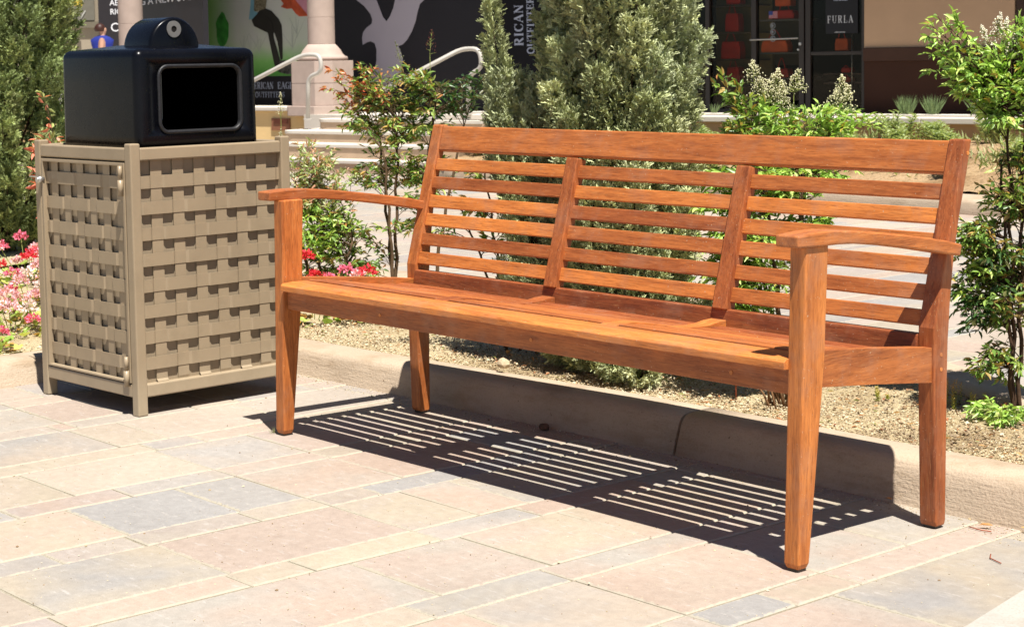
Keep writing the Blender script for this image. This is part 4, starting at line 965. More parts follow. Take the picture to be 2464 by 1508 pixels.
# ------------------------------------------------------------------ person far behind
pe = Vector((-26.78, 14.03, .19))
def person():
    V = [(0, 0, .86), (0, 0, 1.05), (0, 0, 1.25), (0, 0, 1.33), (0, -.01, 1.40), (0, -.02, 1.47), (0, -.02, 1.545)]
    Ed = [(i, i+1) for i in range(6)]; Rr = [(.15, .11), (.125, .09), (.15, .095), (.09, .07), (.048, .048), (.075, .085), (.055, .065)]
    def ch(root, pts, rr_):
        k = root
        for p, r in zip(pts, rr_): V.append(p); Rr.append(r if hasattr(r, '__len__') else (r, r)); Ed.append((k, len(V)-1)); k = len(V)-1
    for s_ in (-1, 1):
        ch(2, [(s_*.16, 0, 1.28), (s_*.22, .02, 1.02), (s_*.20, -.14, .86), (s_*.19, -.20, .82)], [.055, .042, .032, .026])
        hx, hy, hz = s_*.19, -.20, .82; root = len(V)-1
        for q in range(4): ch(root, [(hx+.012*(q-1.5), hy-.03, hz-.03), (hx+.014*(q-1.5), hy-.03, hz-.068+.006*abs(q-1.5))], [.009, .007])
        ch(root, [(hx-s_*.03, hy-.01, hz-.02), (hx-s_*.04, hy-.03, hz-.045)], [.010, .008])
        ch(0, [(s_*.09, 0, .78), (s_*.09, -.02, .46), (s_*.09, .02, .08), (s_*.09, -.12, .03)], [.085, .055, .038, (.035, .03)])
    me = bpy.data.meshes.new('person'); me.from_pydata(V, Ed, [])
    o = bpy.data.objects.new('person', me); COL.objects.link(o); sk = o.modifiers.new('s', 'SKIN')
    for i, r in enumerate(Rr): me.skin_vertices[0].data[i].radius = r
    for i in range(len(V)): me.skin_vertices[0].data[i].use_root = (i == 0)
    sb = o.modifiers.new('u', 'SUBSURF'); sb.levels = 2; sb.render_levels = 2
    dg = bpy.context.evaluated_depsgraph_get(); dg.update(); m2 = bpy.data.meshes.new_from_object(o.evaluated_get(dg)); bpy.data.objects.remove(o)
    return m2
pm = person(); pm.transform(Matrix.Translation(pe)@Matrix.Rotation(R_(150), 4, 'Z')); pm.materials.clear()
pp_ = link('person', pm, plain('skin', (.45, .25, .17), .6)); tag(pp_, 'person with reddish brown hair in a blue top standing far off behind the bin', 'person')
def ell(name, c, r, mat, n=14, cut=-1.0):
    L = []
    for i in range(1, n):
        a = -math.pi/2+math.pi*i/n
        if math.sin(a) < cut: continue
        L.append([(c[0]+r[0]*math.cos(a)*math.cos(2*math.pi*k/16), c[1]+r[1]*math.cos(a)*math.sin(2*math.pi*k/16), c[2]+r[2]*math.sin(a)) for k in range(16)])
    mb = MB(); mb.loft(L); return mb.build(name, mat, pp_)
ell('hair', pe+Vector((-.02, -.03, 1.50)), (.105, .105, .11), plain('hair', (.045, .014, .008), .5), 14, -.55)
mb = MB(); L = []
for z, a, b in ((.88, .19, .14), (1.05, .17, .125), (1.2, .21, .13), (1.29, .225, .12), (1.345, .15, .10), (1.375, .07, .06)):
    L.append([tuple(pe+Vector((a*math.cos(2*math.pi*k/20)*XR.x-b*math.sin(2*math.pi*k/20)*XR.y, a*math.cos(2*math.pi*k/20)*XR.y+b*math.sin(2*math.pi*k/20)*XR.x, z))) for k in range(20)])
mb.loft(L); mb.build('blue_top', plain('blue_cloth', (.012, .025, .22), .8), pp_)
mb = MB(); L = []
for z, a, b in ((.0, .15, .10), (.45, .17, .12), (.87, .195, .145)):
    L.append([tuple(pe+Vector((a*math.cos(2*math.pi*k/20)*XR.x-b*math.sin(2*math.pi*k/20)*XR.y, a*math.cos(2*math.pi*k/20)*XR.y+b*math.sin(2*math.pi*k/20)*XR.x, z+.05))) for k in range(20)])
mb.loft(L); mb.build('trousers', plain('dark_cloth', (.02, .02, .025), .8), pp_)

# ------------------------------------------------------------------ foliage
def frames(D, up_hint):
    D = D/np.linalg.norm(D, axis=1, keepdims=True)
    X = np.cross(D, up_hint); X /= np.linalg.norm(X, axis=1, keepdims=True)+1e-9
    Z = np.cross(X, D); return X, D, Z
LT = np.array([(0, 0, 0), (-.5, .36, .05), (0, .38, -.06), (.5, .36, .05), (-.34, .70, .02), (0, .72, -.08), (.34, .70, .02), (0, 1, -.16)])
LF = np.array([(0, 2, 1), (0, 3, 2), (1, 2, 5), (1, 5, 4), (2, 3, 6), (2, 6, 5), (4, 5, 7), (5, 6, 7)])
def stamp(P, D, U, Ln, Wd, Cl, T=LT, TF=LF, zs=None):
    """place template T at P; returns verts, faces, colours"""
    X, Y, Z = frames(D, U)
    zs = Ln if zs is None else zs
    V = P[:, None, :]+X[:, None, :]*(T[None, :, 0:1]*Wd[:, None, None])+Y[:, None, :]*(T[None, :, 1:2]*Ln[:, None, None])+Z[:, None, :]*(T[None, :, 2:3]*zs[:, None, None])
    n, k = len(P), len(T)
    F = (TF[None]+(np.arange(n)*k)[:, None, None]).reshape(-1, TF.shape[1])
    return V.reshape(-1, 3), F, np.repeat(Cl, len(TF), axis=0)
def fmesh(name, V, F, C, mat, parent=None, smooth_=False):
    me = bpy.data.meshes.new(name); nv, nf, k = len(V), len(F), F.shape[1]
    me.vertices.add(nv); me.vertices.foreach_set('co', V.astype(np.float32).ravel())
    me.loops.add(nf*k); me.loops.foreach_set('vertex_index', F.astype(np.int32).ravel())
    me.polygons.add(nf); me.polygons.foreach_set('loop_start', np.arange(nf, dtype=np.int32)*k)
    try: me.polygons.foreach_set('loop_total', np.full(nf, k, dtype=np.int32))
    except Exception: pass
    me.update(calc_edges=True); me.validate()
    C4 = np.concatenate([C, np.ones((len(C), 1))], 1).astype(np.float32)
    a = me.attributes.new('col', 'FLOAT_COLOR', 'FACE'); a.data.foreach_set('color', C4.ravel())
    if smooth_: me.polygons.foreach_set('use_smooth', [True]*nf)
    return link(name, me, mat, parent)
PAL = {
 0: [(.13, .22, .045), (.17, .28, .05), (.25, .36, .08), (.10, .18, .045), (.36, .42, .12), (.34, .24, .08)],
 1: [(.46, .10, .04), (.40, .16, .05), (.20, .26, .06), (.52, .20, .09)],
 2: [(.04, .095, .025), (.055, .12, .03), (.045, .09, .03), (.10, .10, .035)],
 3: [(.34, .42, .17), (.46, .50, .28), (.24, .34, .10), (.62, .34, .22), (.50, .50, .30)],
 4: [(.66, .22, .14), (.72, .34, .25), (.50, .13, .09), (.30, .34, .12)],
 5: [(.30, .46, .085), (.36, .52, .11), (.24, .39, .08), (.46, .56, .17), (.18, .30, .07)],
 6: [(.30, .36, .17), (.37, .42, .22), (.25, .31, .14)],
}
def nandina(name, base, canes, clusters, label, cat='shrub', leaf=.034, stemmat=CANE, red=.12, group=None, cane_r=.0075):
    t = thing(name, label, cat, base, group)
    base = np.array(base); mb = MB(); nodes = []
    for (dx, dy, h, lx, ly) in canes:
        pts = []; n = 14
        for k in range(n+1):
            f = k/n; p = base+np.array([dx+lx*f**1.4, dy+ly*f**1.4, h*f-.02])+np.array([math.sin(k*1.9+dx*90), math.cos(k*1.7+dy*70), 0])*.004
            pts.append(p)
            if f > .15: nodes.append(p)
        mb.tube(pts, [cane_r*(1.1-.55*k/n) for k in range(n+1)], 7)
    mb.build('cane', stemmat, t)
    nodes = np.array(nodes); st_ = MB()
    Ps, Ds, Us, Ls, Ws, Cs = [], [], [], [], [], []
    for (cx, cy, cz, rx, rz, n, pal) in clusters:
        for i in range(n):
            q = rng.normal(0, .55, 3); q = q/max(1, np.linalg.norm(q)); tgt = np.array([cx, cy, cz])+q*np.array([rx, rx, rz])
            d = np.linalg.norm(nodes-tgt, axis=1)+np.maximum(0, nodes[:, 2]-tgt[2]+.02)*2+rng.uniform(0, .05, len(nodes)); s0 = nodes[np.argmin(d)]
            mid = (s0+tgt)/2+np.array([0, 0, .25*np.linalg.norm((tgt-s0)[:2])])+rng.normal(0, .01, 3)
            K = 7; path = [s0*(1-k/K)**2+mid*2*(k/K)*(1-k/K)+tgt*(k/K)**2 for k in range(K+1)]
            st_.tube(path, [.0018-.0010*k/K for k in range(K+1)], 4, .5, False)
            pc = PAL[pal]; out = path[-1]-path[-2]; out /= np.linalg.norm(out)+1e-9
            up_ = np.array([0, 0, 1.])
            side = np.cross(out, up_); side /= np.linalg.norm(side)+1e-9
            for k in range(3, K+1):
                p = path[k]; reps = ((-1,), (1,)) if k < K else ((-1,), (0,), (1,))
                for (s_,) in reps:
                    sub = p+(side*s_*.9+out*.6+np.array([0, 0, rng.uniform(-.3, .5)]))*rng.uniform(.012, .035)*(1 if s_ else .4)
                    if s_: st_.tube([p, sub], [.0009, .0006], 3, .5, False)
                    m3 = rng.integers(1, 4) if s_ else 3
                    for a in range(m3):
                        an = (a-(m3-1)/2)*1.0+rng.normal(0, .25)
                        base_d = (side*s_+out*.7) if s_ else out
                        base_d = base_d/np.linalg.norm(base_d); pd = np.cross(up_, base_d)
                        D = base_d*math.cos(an)+pd*math.sin(an)+np.array([0, 0, rng.normal(-.15, .45)])
                        Ps.append(sub); Ds.append(D); Us.append(up_*.8+rng.normal(0, .55, 3)); L = leaf*rng.uniform(.65, 1.25); Ls.append(L); Ws.append(L*rng.uniform(.26, .38))
                        c = np.array(pc[rng.integers(len(pc))])
                        if rng.random() < red and pal in (0, 3, 5): c = c*.5+np.array([.50, .14, .05])*.5
                        Cs.append(c*rng.uniform(.8, 1.2))
    V, F, C = stamp(np.array(Ps), np.array(Ds), np.array(Us), np.array(Ls), np.array(Ws), np.array(Cs))
    fmesh('foliage', V, F, C, LEAF, t, True)
    st_.build('twigs', stemmat if pal != 4 else REDSTEM, t)
    return t
def panicle(parent, spots, h=.07, r=.022, n=70, col=(.78, .72, .52), name='blossom'):
    me_v, me_f, C = [], [], []
    o8 = np.array([(1, 0, 0), (0, 1, 0), (-1, 0, 0), (0, -1, 0), (0, 0, 1), (0, 0, -1)], float)
    f8 = np.array([(0, 1, 4), (1, 2, 4), (2, 3, 4), (3, 0, 4), (1, 0, 5), (2, 1, 5), (3, 2, 5), (0, 3, 5)])
    stm = MB(); Vs, Fs, Cs = [], [], []; b = 0
    for sp in spots:
        sp = np.array(sp); lean = rng.normal(0, .18, 2); top = sp+np.array([lean[0]*h, lean[1]*h, h])
        stm.tube([sp-np.array([0, 0, h*.9]), sp, top], [.0016, .0013, .0006], 4, .5, False)
        for k in range(n):
            f = rng.random()**.8; a = rng.uniform(0, 6.28); rr_ = r*(1.1-f)*rng.uniform(.4, 1.1); ax = sp*(1-f)+top*f
            p = ax+np.array([rr_*math.cos(a), rr_*math.sin(a), rng.uniform(-.004, .006)])
            if k % 3 == 0: stm.tube([ax-np.array([0, 0, .006]), p], [.0006, .0004], 3, .5, False)
            s_ = rng.uniform(.0016, .0029); Vs.append(o8*s_+p); Fs.append(f8+b); b += 6; Cs.append(np.tile(np.array(col)*rng.uniform(.75, 1.1), (8, 1)))
    fmesh(name, np.concatenate(Vs), np.concatenate(Fs), np.concatenate(Cs), PETAL, parent)
    stm.build('flower_stalk', GRSTEM, parent)

A_ = nandina('bamboo_shrub', (-1.35, 1.45, .07), [(.0, .0, .72, -.03, .05), (.06, .05, .80, .02, .10), (-.05, .03, .66, -.10, .02), (.10, .10, .70, .06, .12), (.03, -.03, .62, -.02, -.02)],
 [(-1.387, 1.516, .92, .174, .095, 30, 0), (-1.442, 1.435, .779, .143, .095, 26, 0), (-1.327, 1.566, .761, .127, .111, 26, 0), (-1.402, 1.459, .605, .143, .111, 28, 0), (-1.307, 1.565, .571, .095, .111, 18, 0), (-1.50, 1.385, .907, .10, .111, 14, 1), (-1.281, 1.632, .862, .095, .079, 16, 2), (-1.34, 1.506, .414, .111, .095, 9, 0), (-1.414, 1.4, .258, .079, .063, 4, 0), (-1.22, 1.69, .885, .10, .07, 9, 2)],
 'tall red tipped bamboo shrub standing between the bin and the bench back', leaf=.031, red=.10)
panicle(A_, [(-1.386, 1.528, .995)], .08, .02, 60, (.30, .30, .20), 'seed_head'); panicle(A_, [(-1.30, 1.60, 1.03)], .09, .028, 70, (.12, .035, .03), 'seed_head')
B_ = nandina('bamboo_shrub', (-1.5, 1.2, .07), [(0, 0, .30, -.02, .03), (.05, .04, .28, .05, .05), (-.05, .0, .36, -.06, -.01), (.02, .06, .25, .03, .08)],
 [(-1.548, 1.215, .612, .087, .079, 26, 3), (-1.556, 1.187, .472, .079, .063, 24, 3), (-1.492, 1.269, .533, .079, .063, 16, 3), (-1.503, 1.232, .345, .126, .087, 44, 5), (-1.5, 1.23, .42, .10, .06, 14, 5), (-1.474, 1.247, .203, .126, .079, 36, 0), (-1.421, 1.329, .359, .071, .079, 12, 0), (-1.393, 1.343, .217, .063, .063, 7, 0)],
 'low pale leaved bamboo shrub showing under the left armrest', red=.05, leaf=.030)
panicle(B_, [(-1.637, 1.141, .80), (-1.634, 1.129, .66)], .09, .022, 70, (.72, .68, .46))
nandina('bamboo_shrub', (-2.3, .75, .07), [(-.1, -.05, .6, -.06, -.08), (-.12, -.1, .5, -.08, -.05)],
 [(-2.496, .613, .775, .07, .10, 2, 4), (-2.486, .613, .676, .066, .082, 5, 4), (-2.499, .578, .529, .074, .082, 2, 4), (-2.461, .608, .414, .049, .066, 2, 4), (-2.45, .646, .61, .049, .099, 3, 5)],
 'red leaved bamboo shrub peeping out behind the left side of the bin', leaf=.042, red=0)
D_ = nandina('bamboo_shrub', (1.42, 1.33, .07), [(0, 0, .78, -.05, .04), (.012, .008, .74, -.03, .055), (.004, -.012, .66, -.06, .03)],
 [(1.348, 1.355, .912, .086, .075, 34, 5), (1.296, 1.301, .957, .075, .054, 18, 5), (1.252, 1.254, .99, .043, .043, 7, 5), (1.374, 1.398, 1.008, .054, .065, 22, 5), (1.23, 1.239, 1.076, .024, .038, 4, 5), (1.276, 1.292, 1.075, .027, .032, 5, 5), (1.40, 1.42, .93, .06, .06, 16, 5), (1.352, 1.349, .827, .086, .032, 8, 5), (1.38, 1.366, .708, .054, .065, 6, 0), (1.349, 1.302, .494, .07, .065, 24, 0), (1.39, 1.336, .386, .07, .086, 34, 0), (1.36, 1.32, .44, .07, .08, 14, 2), (1.326, 1.281, .538, .043, .043, 12, 0), (1.392, 1.367, .611, .054, .065, 22, 0), (1.336, 1.268, .345, .048, .065, 14, 2), (1.384, 1.309, .225, .06, .06, 14, 0), (1.45, 1.42, .45, .09, .12, 40, 0), (1.47, 1.44, .70, .09, .12, 26, 5), (1.46, 1.44, .95, .09, .09, 34, 5), (1.32, 1.28, .43, .05, .06, 10, 5), (1.31, 1.29, .93, .05, .05, 10, 5)],
 'tall bamboo shrub with a dark stem and bright green crown right of the bench', leaf=.027, stemmat=BARK, red=.05, cane_r=.0058)
panicle(D_, [(1.336, 1.362, 1.04), (1.351, 1.377, 1.03), (1.331, 1.351, 1.01), (1.37, 1.395, .99), (1.379, 1.401, .96)], .06, .026, 130, (.92, .86, .74))
E_ = nandina('bamboo_shrub', (.9, 1.05, .07), [(0, 0, .66, -.08, -.02), (.03, .04, .66, -.03, .02), (-.03, .02, .6, -.12, -.03), (.02, .04, .62, -.02, .03)],
 [(.757, .991, .897, .056, .051, 9, 0), (.827, 1.063, .828, .09, .045, 20, 5), (.908, 1.157, .826, .079, .045, 18, 5), (.968, 1.224, .814, .068, .034, 9, 5), (.784, 1.011, .807, .068, .045, 10, 0), (.813, 1.028, .683, .124, .045, 30, 5), (.828, 1.026, .526, .113, .068, 40, 5), (.814, .991, .391, .101, .056, 32, 5), (.875, 1.091, .614, .068, .068, 22, 5), (.90, 1.13, .50, .06, .09, 16, 5), (.93, 1.17, .70, .07, .04, 12, 5), (.79, .98, .32, .08, .05, 14, 5), (.76, .96, .47, .08, .09, 20, 5), (.76, .96, .62, .07, .06, 14, 5)],
 'leafy bamboo shrub with cream blossom behind the right half of the bench back', leaf=.030, red=.05)
panicle(E_, [(.794, 1.042, .925), (.823, 1.069, .885), (.846, 1.093, .865), (.865, 1.122, .90), (.835, 1.08, .90), (.854, 1.1, .85), (.805, 1.05, .88), (.951, 1.219, .88), (.939, 1.199, .845), (.955, 1.222, .85)], .065, .040, 150, (.80, .76, .52))

nandina('bamboo_shrub', (-.29, 1.08, .07), [(0, 0, .62, -.06, -.03), (.05, .02, .56, -.03, .0), (-.03, .03, .5, -.12, -.10)],
 [(-.391, 1.024, .636, .05, .03, 3, 0), (-.451, .93, .451, .04, .04, 3, 0), (-.335, 1.058, .395, .05, .04, 3, 0), (-.493, .898, .572, .05, .03, 3, 0), (-.288, 1.106, .34, .05, .05, 3, 0), (-.368, 1.037, .529, .05, .04, 3, 0)],
 'thin sparse bamboo shrub with bare stems seen through the left slats', leaf=.030, cane_r=.005)

def juniper(name, base, plumes, label, n_sprig, seed, cols, length=.05, low=None):
    rg = np.random.default_rng(seed); t = thing(name, label, 'conifer', base); base = np.array(base)
    mb = MB()
    mb.tube([base+np.array([0, 0, -.03]), base+np.array([.01, 0, .25]), base+np.array([.0, .01, .7]), base+np.array([0, 0, 1.1])], [.032, .026, .016, .006], 8)
    # sprig template: stem with many small scale tips
    T = []; TF = []
    def q4(p, d, l, w_):
        d = np.array(d)/np.linalg.norm(d); s_ = np.cross(d, (0.3, .2, 1)); s_ /= np.linalg.norm(s_); b = len(T)
        p = np.array(p); T.extend([p, p+d*l*.5+s_*w_, p+d*l, p+d*l*.5-s_*w_]); TF.append((b, b+1, b+2, b+3))
    for k in range(8):
        y = .12*k
        for s_ in (0, 1):
            a = (k*2.4+s_*3.14); q4((0, y, 0), (math.cos(a)*.8, .8, math.sin(a)*.8), .27, .055)
    for k in range(3):
        a = k*2.1+.4; p = np.array((0, .25+.2*k, 0)); d = np.array((math.cos(a)*.6, .8, math.sin(a)*.6))
        for j in range(3):
            q = p+d*.13*(j+1); q4(q, (math.cos(a)*.9+.3, .7, math.sin(a)*.9-.2), .21, .05); q4(q, (math.cos(a)*.4-.4, 1, math.sin(a)*.4+.3), .21, .05)
    T = np.array(T); TF = np.array(TF)
    P, D, C = [], [], []
    wsum = sum(p[6]*p[7] for p in plumes)
    for (x0, y0, z0, x1, y1, z1, rad, wt) in plumes:
        a, b = np.array([x0, y0, z0]), np.array([x1, y1, z1]); ax = b-a; L = np.linalg.norm(ax); n = int(n_sprig*rad*wt/wsum)
        mb.tube([(base*np.array([1, 1, 0])*.25+a*np.array([.75, .75, 0])+np.array([0, 0, max(base[2], a[2]-.12)])), a+(b-a)*.3, b-(b-a)*.08], [.006, .004, .0015], 5, .5, False)
        cc = np.array(cols[rg.integers(len(cols))])*rg.uniform(.85, 1.15)
        for i in range(n):
            f = rg.random()**.8; rr_ = rad*(math.sin(min(1, f*1.5+.25)*math.pi*.5))*(1-max(0, f-.6)**1.3*1.9); rr_ = max(.008, rr_)
            th = rg.uniform(0, 6.28); u = np.cross(ax, (0.1, .2, 1) if abs(ax[2]) < .9*L else (1, 0, 0)); u /= np.linalg.norm(u); v = np.cross(ax/L, u)
            o = u*math.cos(th)+v*math.sin(th); rf = rg.uniform(.55, 1.05)
            p = a+ax*f+o*rr_*rf; d = ax/L*1.0+o*rg.uniform(.35, .9)+rg.normal(0, .15, 3)+np.array([0, 0, .25])
            P.append(p); D.append(d); C.append(cc*rg.uniform(.6, 1.4))
    P, D, C = np.array(P), np.array(D), np.array(C)
    L = rg.uniform(.7, 1.25, len(P))*length
    V, F, CC = stamp(P, D, rg.normal(0, 1, (len(P), 3)), L, L, C, T, TF)
    fmesh('foliage', V, F, CC, SCALE, t)
    mb.build('trunk', BARK, t); return t
def plume_set(base, R, n, seed, ztop, zlow=.10, rad=(.05, .085), bulge=.55, extra=()):
    rg = np.random.default_rng(seed); out = []
    for i in range(n):
        th = i*2.39996+rg.uniform(-.3, .3); f = (i+.5)/n; z = zlow+(ztop-zlow)*f
        prof = (min(1, (z-zlow)/.45+.42)) * (1 if z < ztop*bulge else max(.25, 1-((z-ztop*bulge)/(ztop*(1-bulge)))**1.6))
        r = R*prof*rg.uniform(.75, 1.02)
        tip = (base[0]+r*math.cos(th), base[1]+r*math.sin(th), z+.14)
        root = (base[0]+r*.45*math.cos(th), base[1]+r*.45*math.sin(th), max(.09, z-.16))
        out.append((*root, *tip, rg.uniform(*rad), 1.0))
    for i in range(n//4):  # inner fill
        z = zlow+(ztop-zlow)*(i+.5)/(n/4); out.append((base[0]+rg.normal(0, .03), base[1]+rg.normal(0, .03), z-.1, base[0]+rg.normal(0, .06), base[1]+rg.normal(0, .06), z+.15, .08, .5))
    return out+list(extra)
JG = [(.265, .285, .145), (.305, .32, .165), (.225, .245, .115), (.27, .295, .165), (.32, .33, .18)]
jb = (.27, 1.06, .07)
ex = [(-.04, .93, .6, -.045, .915, .95, .05, 1.1), (.03, .98, .58, .015, .96, .92, .055, 1.1), (.0, .96, .45, -.01, .94, .86, .06, 1.1), (.06, .98, .5, .05, .97, .99, .05, 1.), (.25, 1.15, .08, .42, 1.02, .2, .07, 1.), (.3, 1.2, .1, .5, 1.12, .3, .08, 1.), (.1, 1.1, .08, .08, .93, .17, .06, 1.), (.05, 1.15, .1, -.05, 1.0, .2, .07, 1.), (.3, 1.2, .3, .42, 1.08, .5, .08, 1.), (.32, 1.02, .08, .43, .84, .15, .045, 1.2), (.28, 1.0, .09, .35, .86, .22, .05, 1.2), (.38, 1.03, .08, .53, .87, .13, .045, 1.0), (.34, 1.02, .12, .46, .93, .28, .06, 1.0), (-.05, 1.08, .12, -.16, .98, .38, .07, 1.0), (-.02, 1.15, .2, -.18, 1.1, .5, .08, 1.0), (-.05, 1.2, .4, -.16, 1.2, .75, .08, 1.0), (.02, 1.0, .15, -.03, .95, .45, .08, 1.3), (.05, .98, .1, .02, .96, .38, .07, 1.2), (.0, .97, .35, -.05, .93, .62, .075, 1.2), (-.06, .90, .62, -.11, .883, 1.19, .030, 1.6), (-.05, .90, .55, -.075, .88, .95, .05, 1.6), (-.02, .93, .45, -.06, .89, .85, .06, 1.3), (.02, .95, .5, .01, .93, .88, .055, 1.0),
      (.25, .98, .08, .19, .94, .19, .055, .9), (.10, 1.0, .10, .05, .95, .25, .05, .9), (.33, 1.06, .08, .38, 1.0, .2, .05, .9), (.18, 1.02, .07, .17, .97, .14, .05, .8)]
juniper('juniper_tree', jb, plume_set(jb, .232, 150, 3, 2.5, .12, (.036, .064), .70, ex), 'large grey green juniper growing directly behind the middle of the bench', 66000, 5, JG, .036)
jl = (-4.62, 1.42, .03)
mbp = bed('lawn_bed', [(-6.6, .6), (-4.0, .75), (-3.98, 1.9), (-4.6, 2.9), (-6.8, 2.9)], .05, GRAV, 'gravel bed under the left juniper', .1)
JG2 = [(.155, .195, .07), (.19, .225, .08), (.13, .165, .06), (.22, .245, .10)]
juniper('juniper_tree', jl, plume_set(jl, .43, 130, 9, 2.5, .10, (.06, .095), .70), 'dense olive green juniper at the left edge behind the bin', 27000, 8, JG2, .050)

# artemisia and grass tufts in the far bed
def tuft(name, base, h, n, col, label, cat, spread=.5, wd=.006, group=None, curl=.05):
    t = []; P, D, U, L, W, C = [], [], [], [], [], []
    for i in range(n):
        a = rng.uniform(0, 6.28); r = rng.uniform(0, 1)**.7
        P.append(np.array(base)+np.array([math.cos(a), math.sin(a), 0])*r*h*.25); D.append(np.array([math.cos(a)*spread*r, math.sin(a)*spread*r, 1])+rng.normal(0, .12, 3))
        U.append(rng.normal(0, 1, 3)); l = h*rng.uniform(.5, 1.1); L.append(l); W.append(wd*rng.uniform(.7, 1.3)); C.append(np.array(col)*rng.uniform(.7, 1.25))
    V, F, C_ = stamp(np.array(P), np.array(D), np.array(U), np.array(L), np.array(W), np.array(C), zs=np.array(L)*curl*3)
    o = fmesh(name, V, F, C_, LEAF, None, True); tag(o, label, cat, group); return o
def sage(base, h, n_st, label, col=6):
    P, D, U, L, W, C = [], [], [], [], [], []; st_ = MB(); t = thing('sagebrush', label, 'shrub', base, 'sagebrush along the retaining wall'); pc = PAL[col]
    for i in range(n_st):
        a = rng.uniform(0, 6.28); r = rng.uniform(0, h*.75); root = np.array(base)+np.array([math.cos(a), math.sin(a), 0])*r*.5
        tip = root+np.array([math.cos(a)*r*.5, math.sin(a)*r*.5, h*rng.uniform(.55, 1.05)]); st_.tube([root, tip], [.004, .002], 4, .5, False)
        for k in range(16):
            f = .25+.75*k/16; an = k*2.4; p = root*(1-f)+tip*f
            P.append(p); D.append(np.array([math.cos(an), math.sin(an), .75-.3*f])); U.append(np.array([0, 0, 1.])); L.append(.075*rng.uniform(.8, 1.2)*(1.1-.4*f)); W.append(.016); C.append(np.array(pc[rng.integers(len(pc))])*rng.uniform(.85, 1.2))
    V, F, C_ = stamp(np.array(P), np.array(D), np.array(U), np.array(L), np.array(W), np.array(C)); fmesh('foliage', V, F, C_, LEAF, t, True); st_.build('stems', GRSTEM, t)
def zg(u, v): p = G(u, v, 0); return zfar(p.x, p.y)
lab = ['leftmost sagebrush beside the right handrail', 'sagebrush just left of the juniper crown', 'sagebrush behind the juniper', 'sagebrush right of the juniper crown', 'sagebrush under the glass shop door', 'sagebrush behind the blossom of the leafy shrub', 'sagebrush between the blossom and the brown wall', 'sagebrush against the brown wall base', 'sagebrush left of the bench post top', 'sagebrush right of the bench post top', 'sagebrush at the far right of the wall']
for i, (u, v) in enumerate([(-6.25, 9.05), (-5.9, 9.0), (-5.3, 9.1), (-4.35, 9.15), (-4.0, 9.05), (-3.6, 9.1), (-3.1, 9.1), (-2.75, 9.05), (-2.35, 9.12), (-2.0, 9.0), (-1.55, 9.1)]):
    p = G(u, v, zg(u, v)); sage(tuple(p), .19+.03*(i % 3), 20, 'grey green ' + lab[i])
lowp = [(-4.5, 8.2), (-3.9, 8.35), (-3.4, 8.1), (-2.9, 8.3), (-2.4, 8.0), (-1.9, 8.25), (-1.4, 7.95), (-1.0, 8.2), (-5.6, 8.85), (-5.1, 8.6)]
ll = ['left behind the juniper', 'behind the left of the middle slats', 'seen through the middle slats', 'seen through the right slats near the stile', 'seen through the top right slats', 'just left of the right bench post', 'just right of the right bench post', 'behind the dark stem at the right edge', 'behind the left slats near the steps', 'behind the left bench stile']
more = [(-4.65, 8.9), (-4.2, 8.8), (-3.85, 8.9), (-3.4, 8.85), (-2.95, 8.85), (-2.6, 8.8), (-2.2, 8.85), (-1.8, 8.75)]
ml = ['left below the glass door', 'right below the glass door', 'below the shop sign', 'left of the brown wall corner', 'below the brown wall corner', 'below the middle of the brown wall', 'left of the bench post top', 'right of the bench post top']
for i, (u, v) in enumerate(more):
    p = G(u, v, zg(u, v)); sage(tuple(p), .17, 18, 'feathery sagebrush in the front row ' + ml[i])
for i, (u, v) in enumerate(lowp):
    p = G(u, v, zg(u, v)); sage(tuple(p), .17, 24, 'low pale sagebrush in the gravel ' + ll[i])
P, D, U, L, W, C = [], [], [], [], [], []
for i in range(5200):
    u = rng.uniform(-6.2, .6); b_ = np.interp(u, [-6.5, -5.3, -3.1, -.7, 4], [8.4, 8.37, 7.66, 6.96, 6.3]); v = b_+.65+(9.4-b_-.65)*rng.uniform(0, 1)**.8
    if math.sin(u*5.1+v*2.3)+math.sin(u*2.3-v*4.7)+rng.normal(0, .5) < -.25: continue
    p = G(u, v, zg(u, v)); P.append(np.array(p)); D.append(np.array([rng.normal(0, .7), rng.normal(0, .7), 1])); U.append(rng.normal(0, 1, 3)); L.append(rng.uniform(.04, .11)); W.append(rng.uniform(.008, .016)); C.append(np.array([(.32, .38, .15), (.38, .42, .20), (.26, .32, .12), (.42, .40, .20)][rng.integers(4)])*rng.uniform(.7, 1.2))
V, F, C_ = stamp(np.array(P), np.array(D), np.array(U), np.array(L), np.array(W), np.array(C)); o = fmesh('ground_cover', V, F, C_, LEAF, None, True); tag(o, 'low yellow green ground cover in the far gravel bed', 'ground cover', kind='stuff')
gl = ['behind the sagebrush left of the dark door', 'below the shop sign', 'under the brown wall corner', 'against the brown wall', 'in front of the brown wall right of the post', 'at the right end of the coping', 'beside the right handrail foot']
for i, (u, v) in enumerate([(-4.3, 9.78), (-3.55, 9.78), (-3.05, 9.78), (-2.55, 9.78), (-2.33, 9.78), (-1.95, 9.78), (-6.55, 9.75)]):
    p = G(u, v, .51); tuft('grass_tuft', tuple(p), .16 if i in (3, 4, 5, 6) else .09, 170 if i in (3, 4, 5, 6) else 60, (.19, .26, .12), 'grass tuft ' + gl[i], 'grass tuft', .55, .0035, 'grass tufts on the coping')

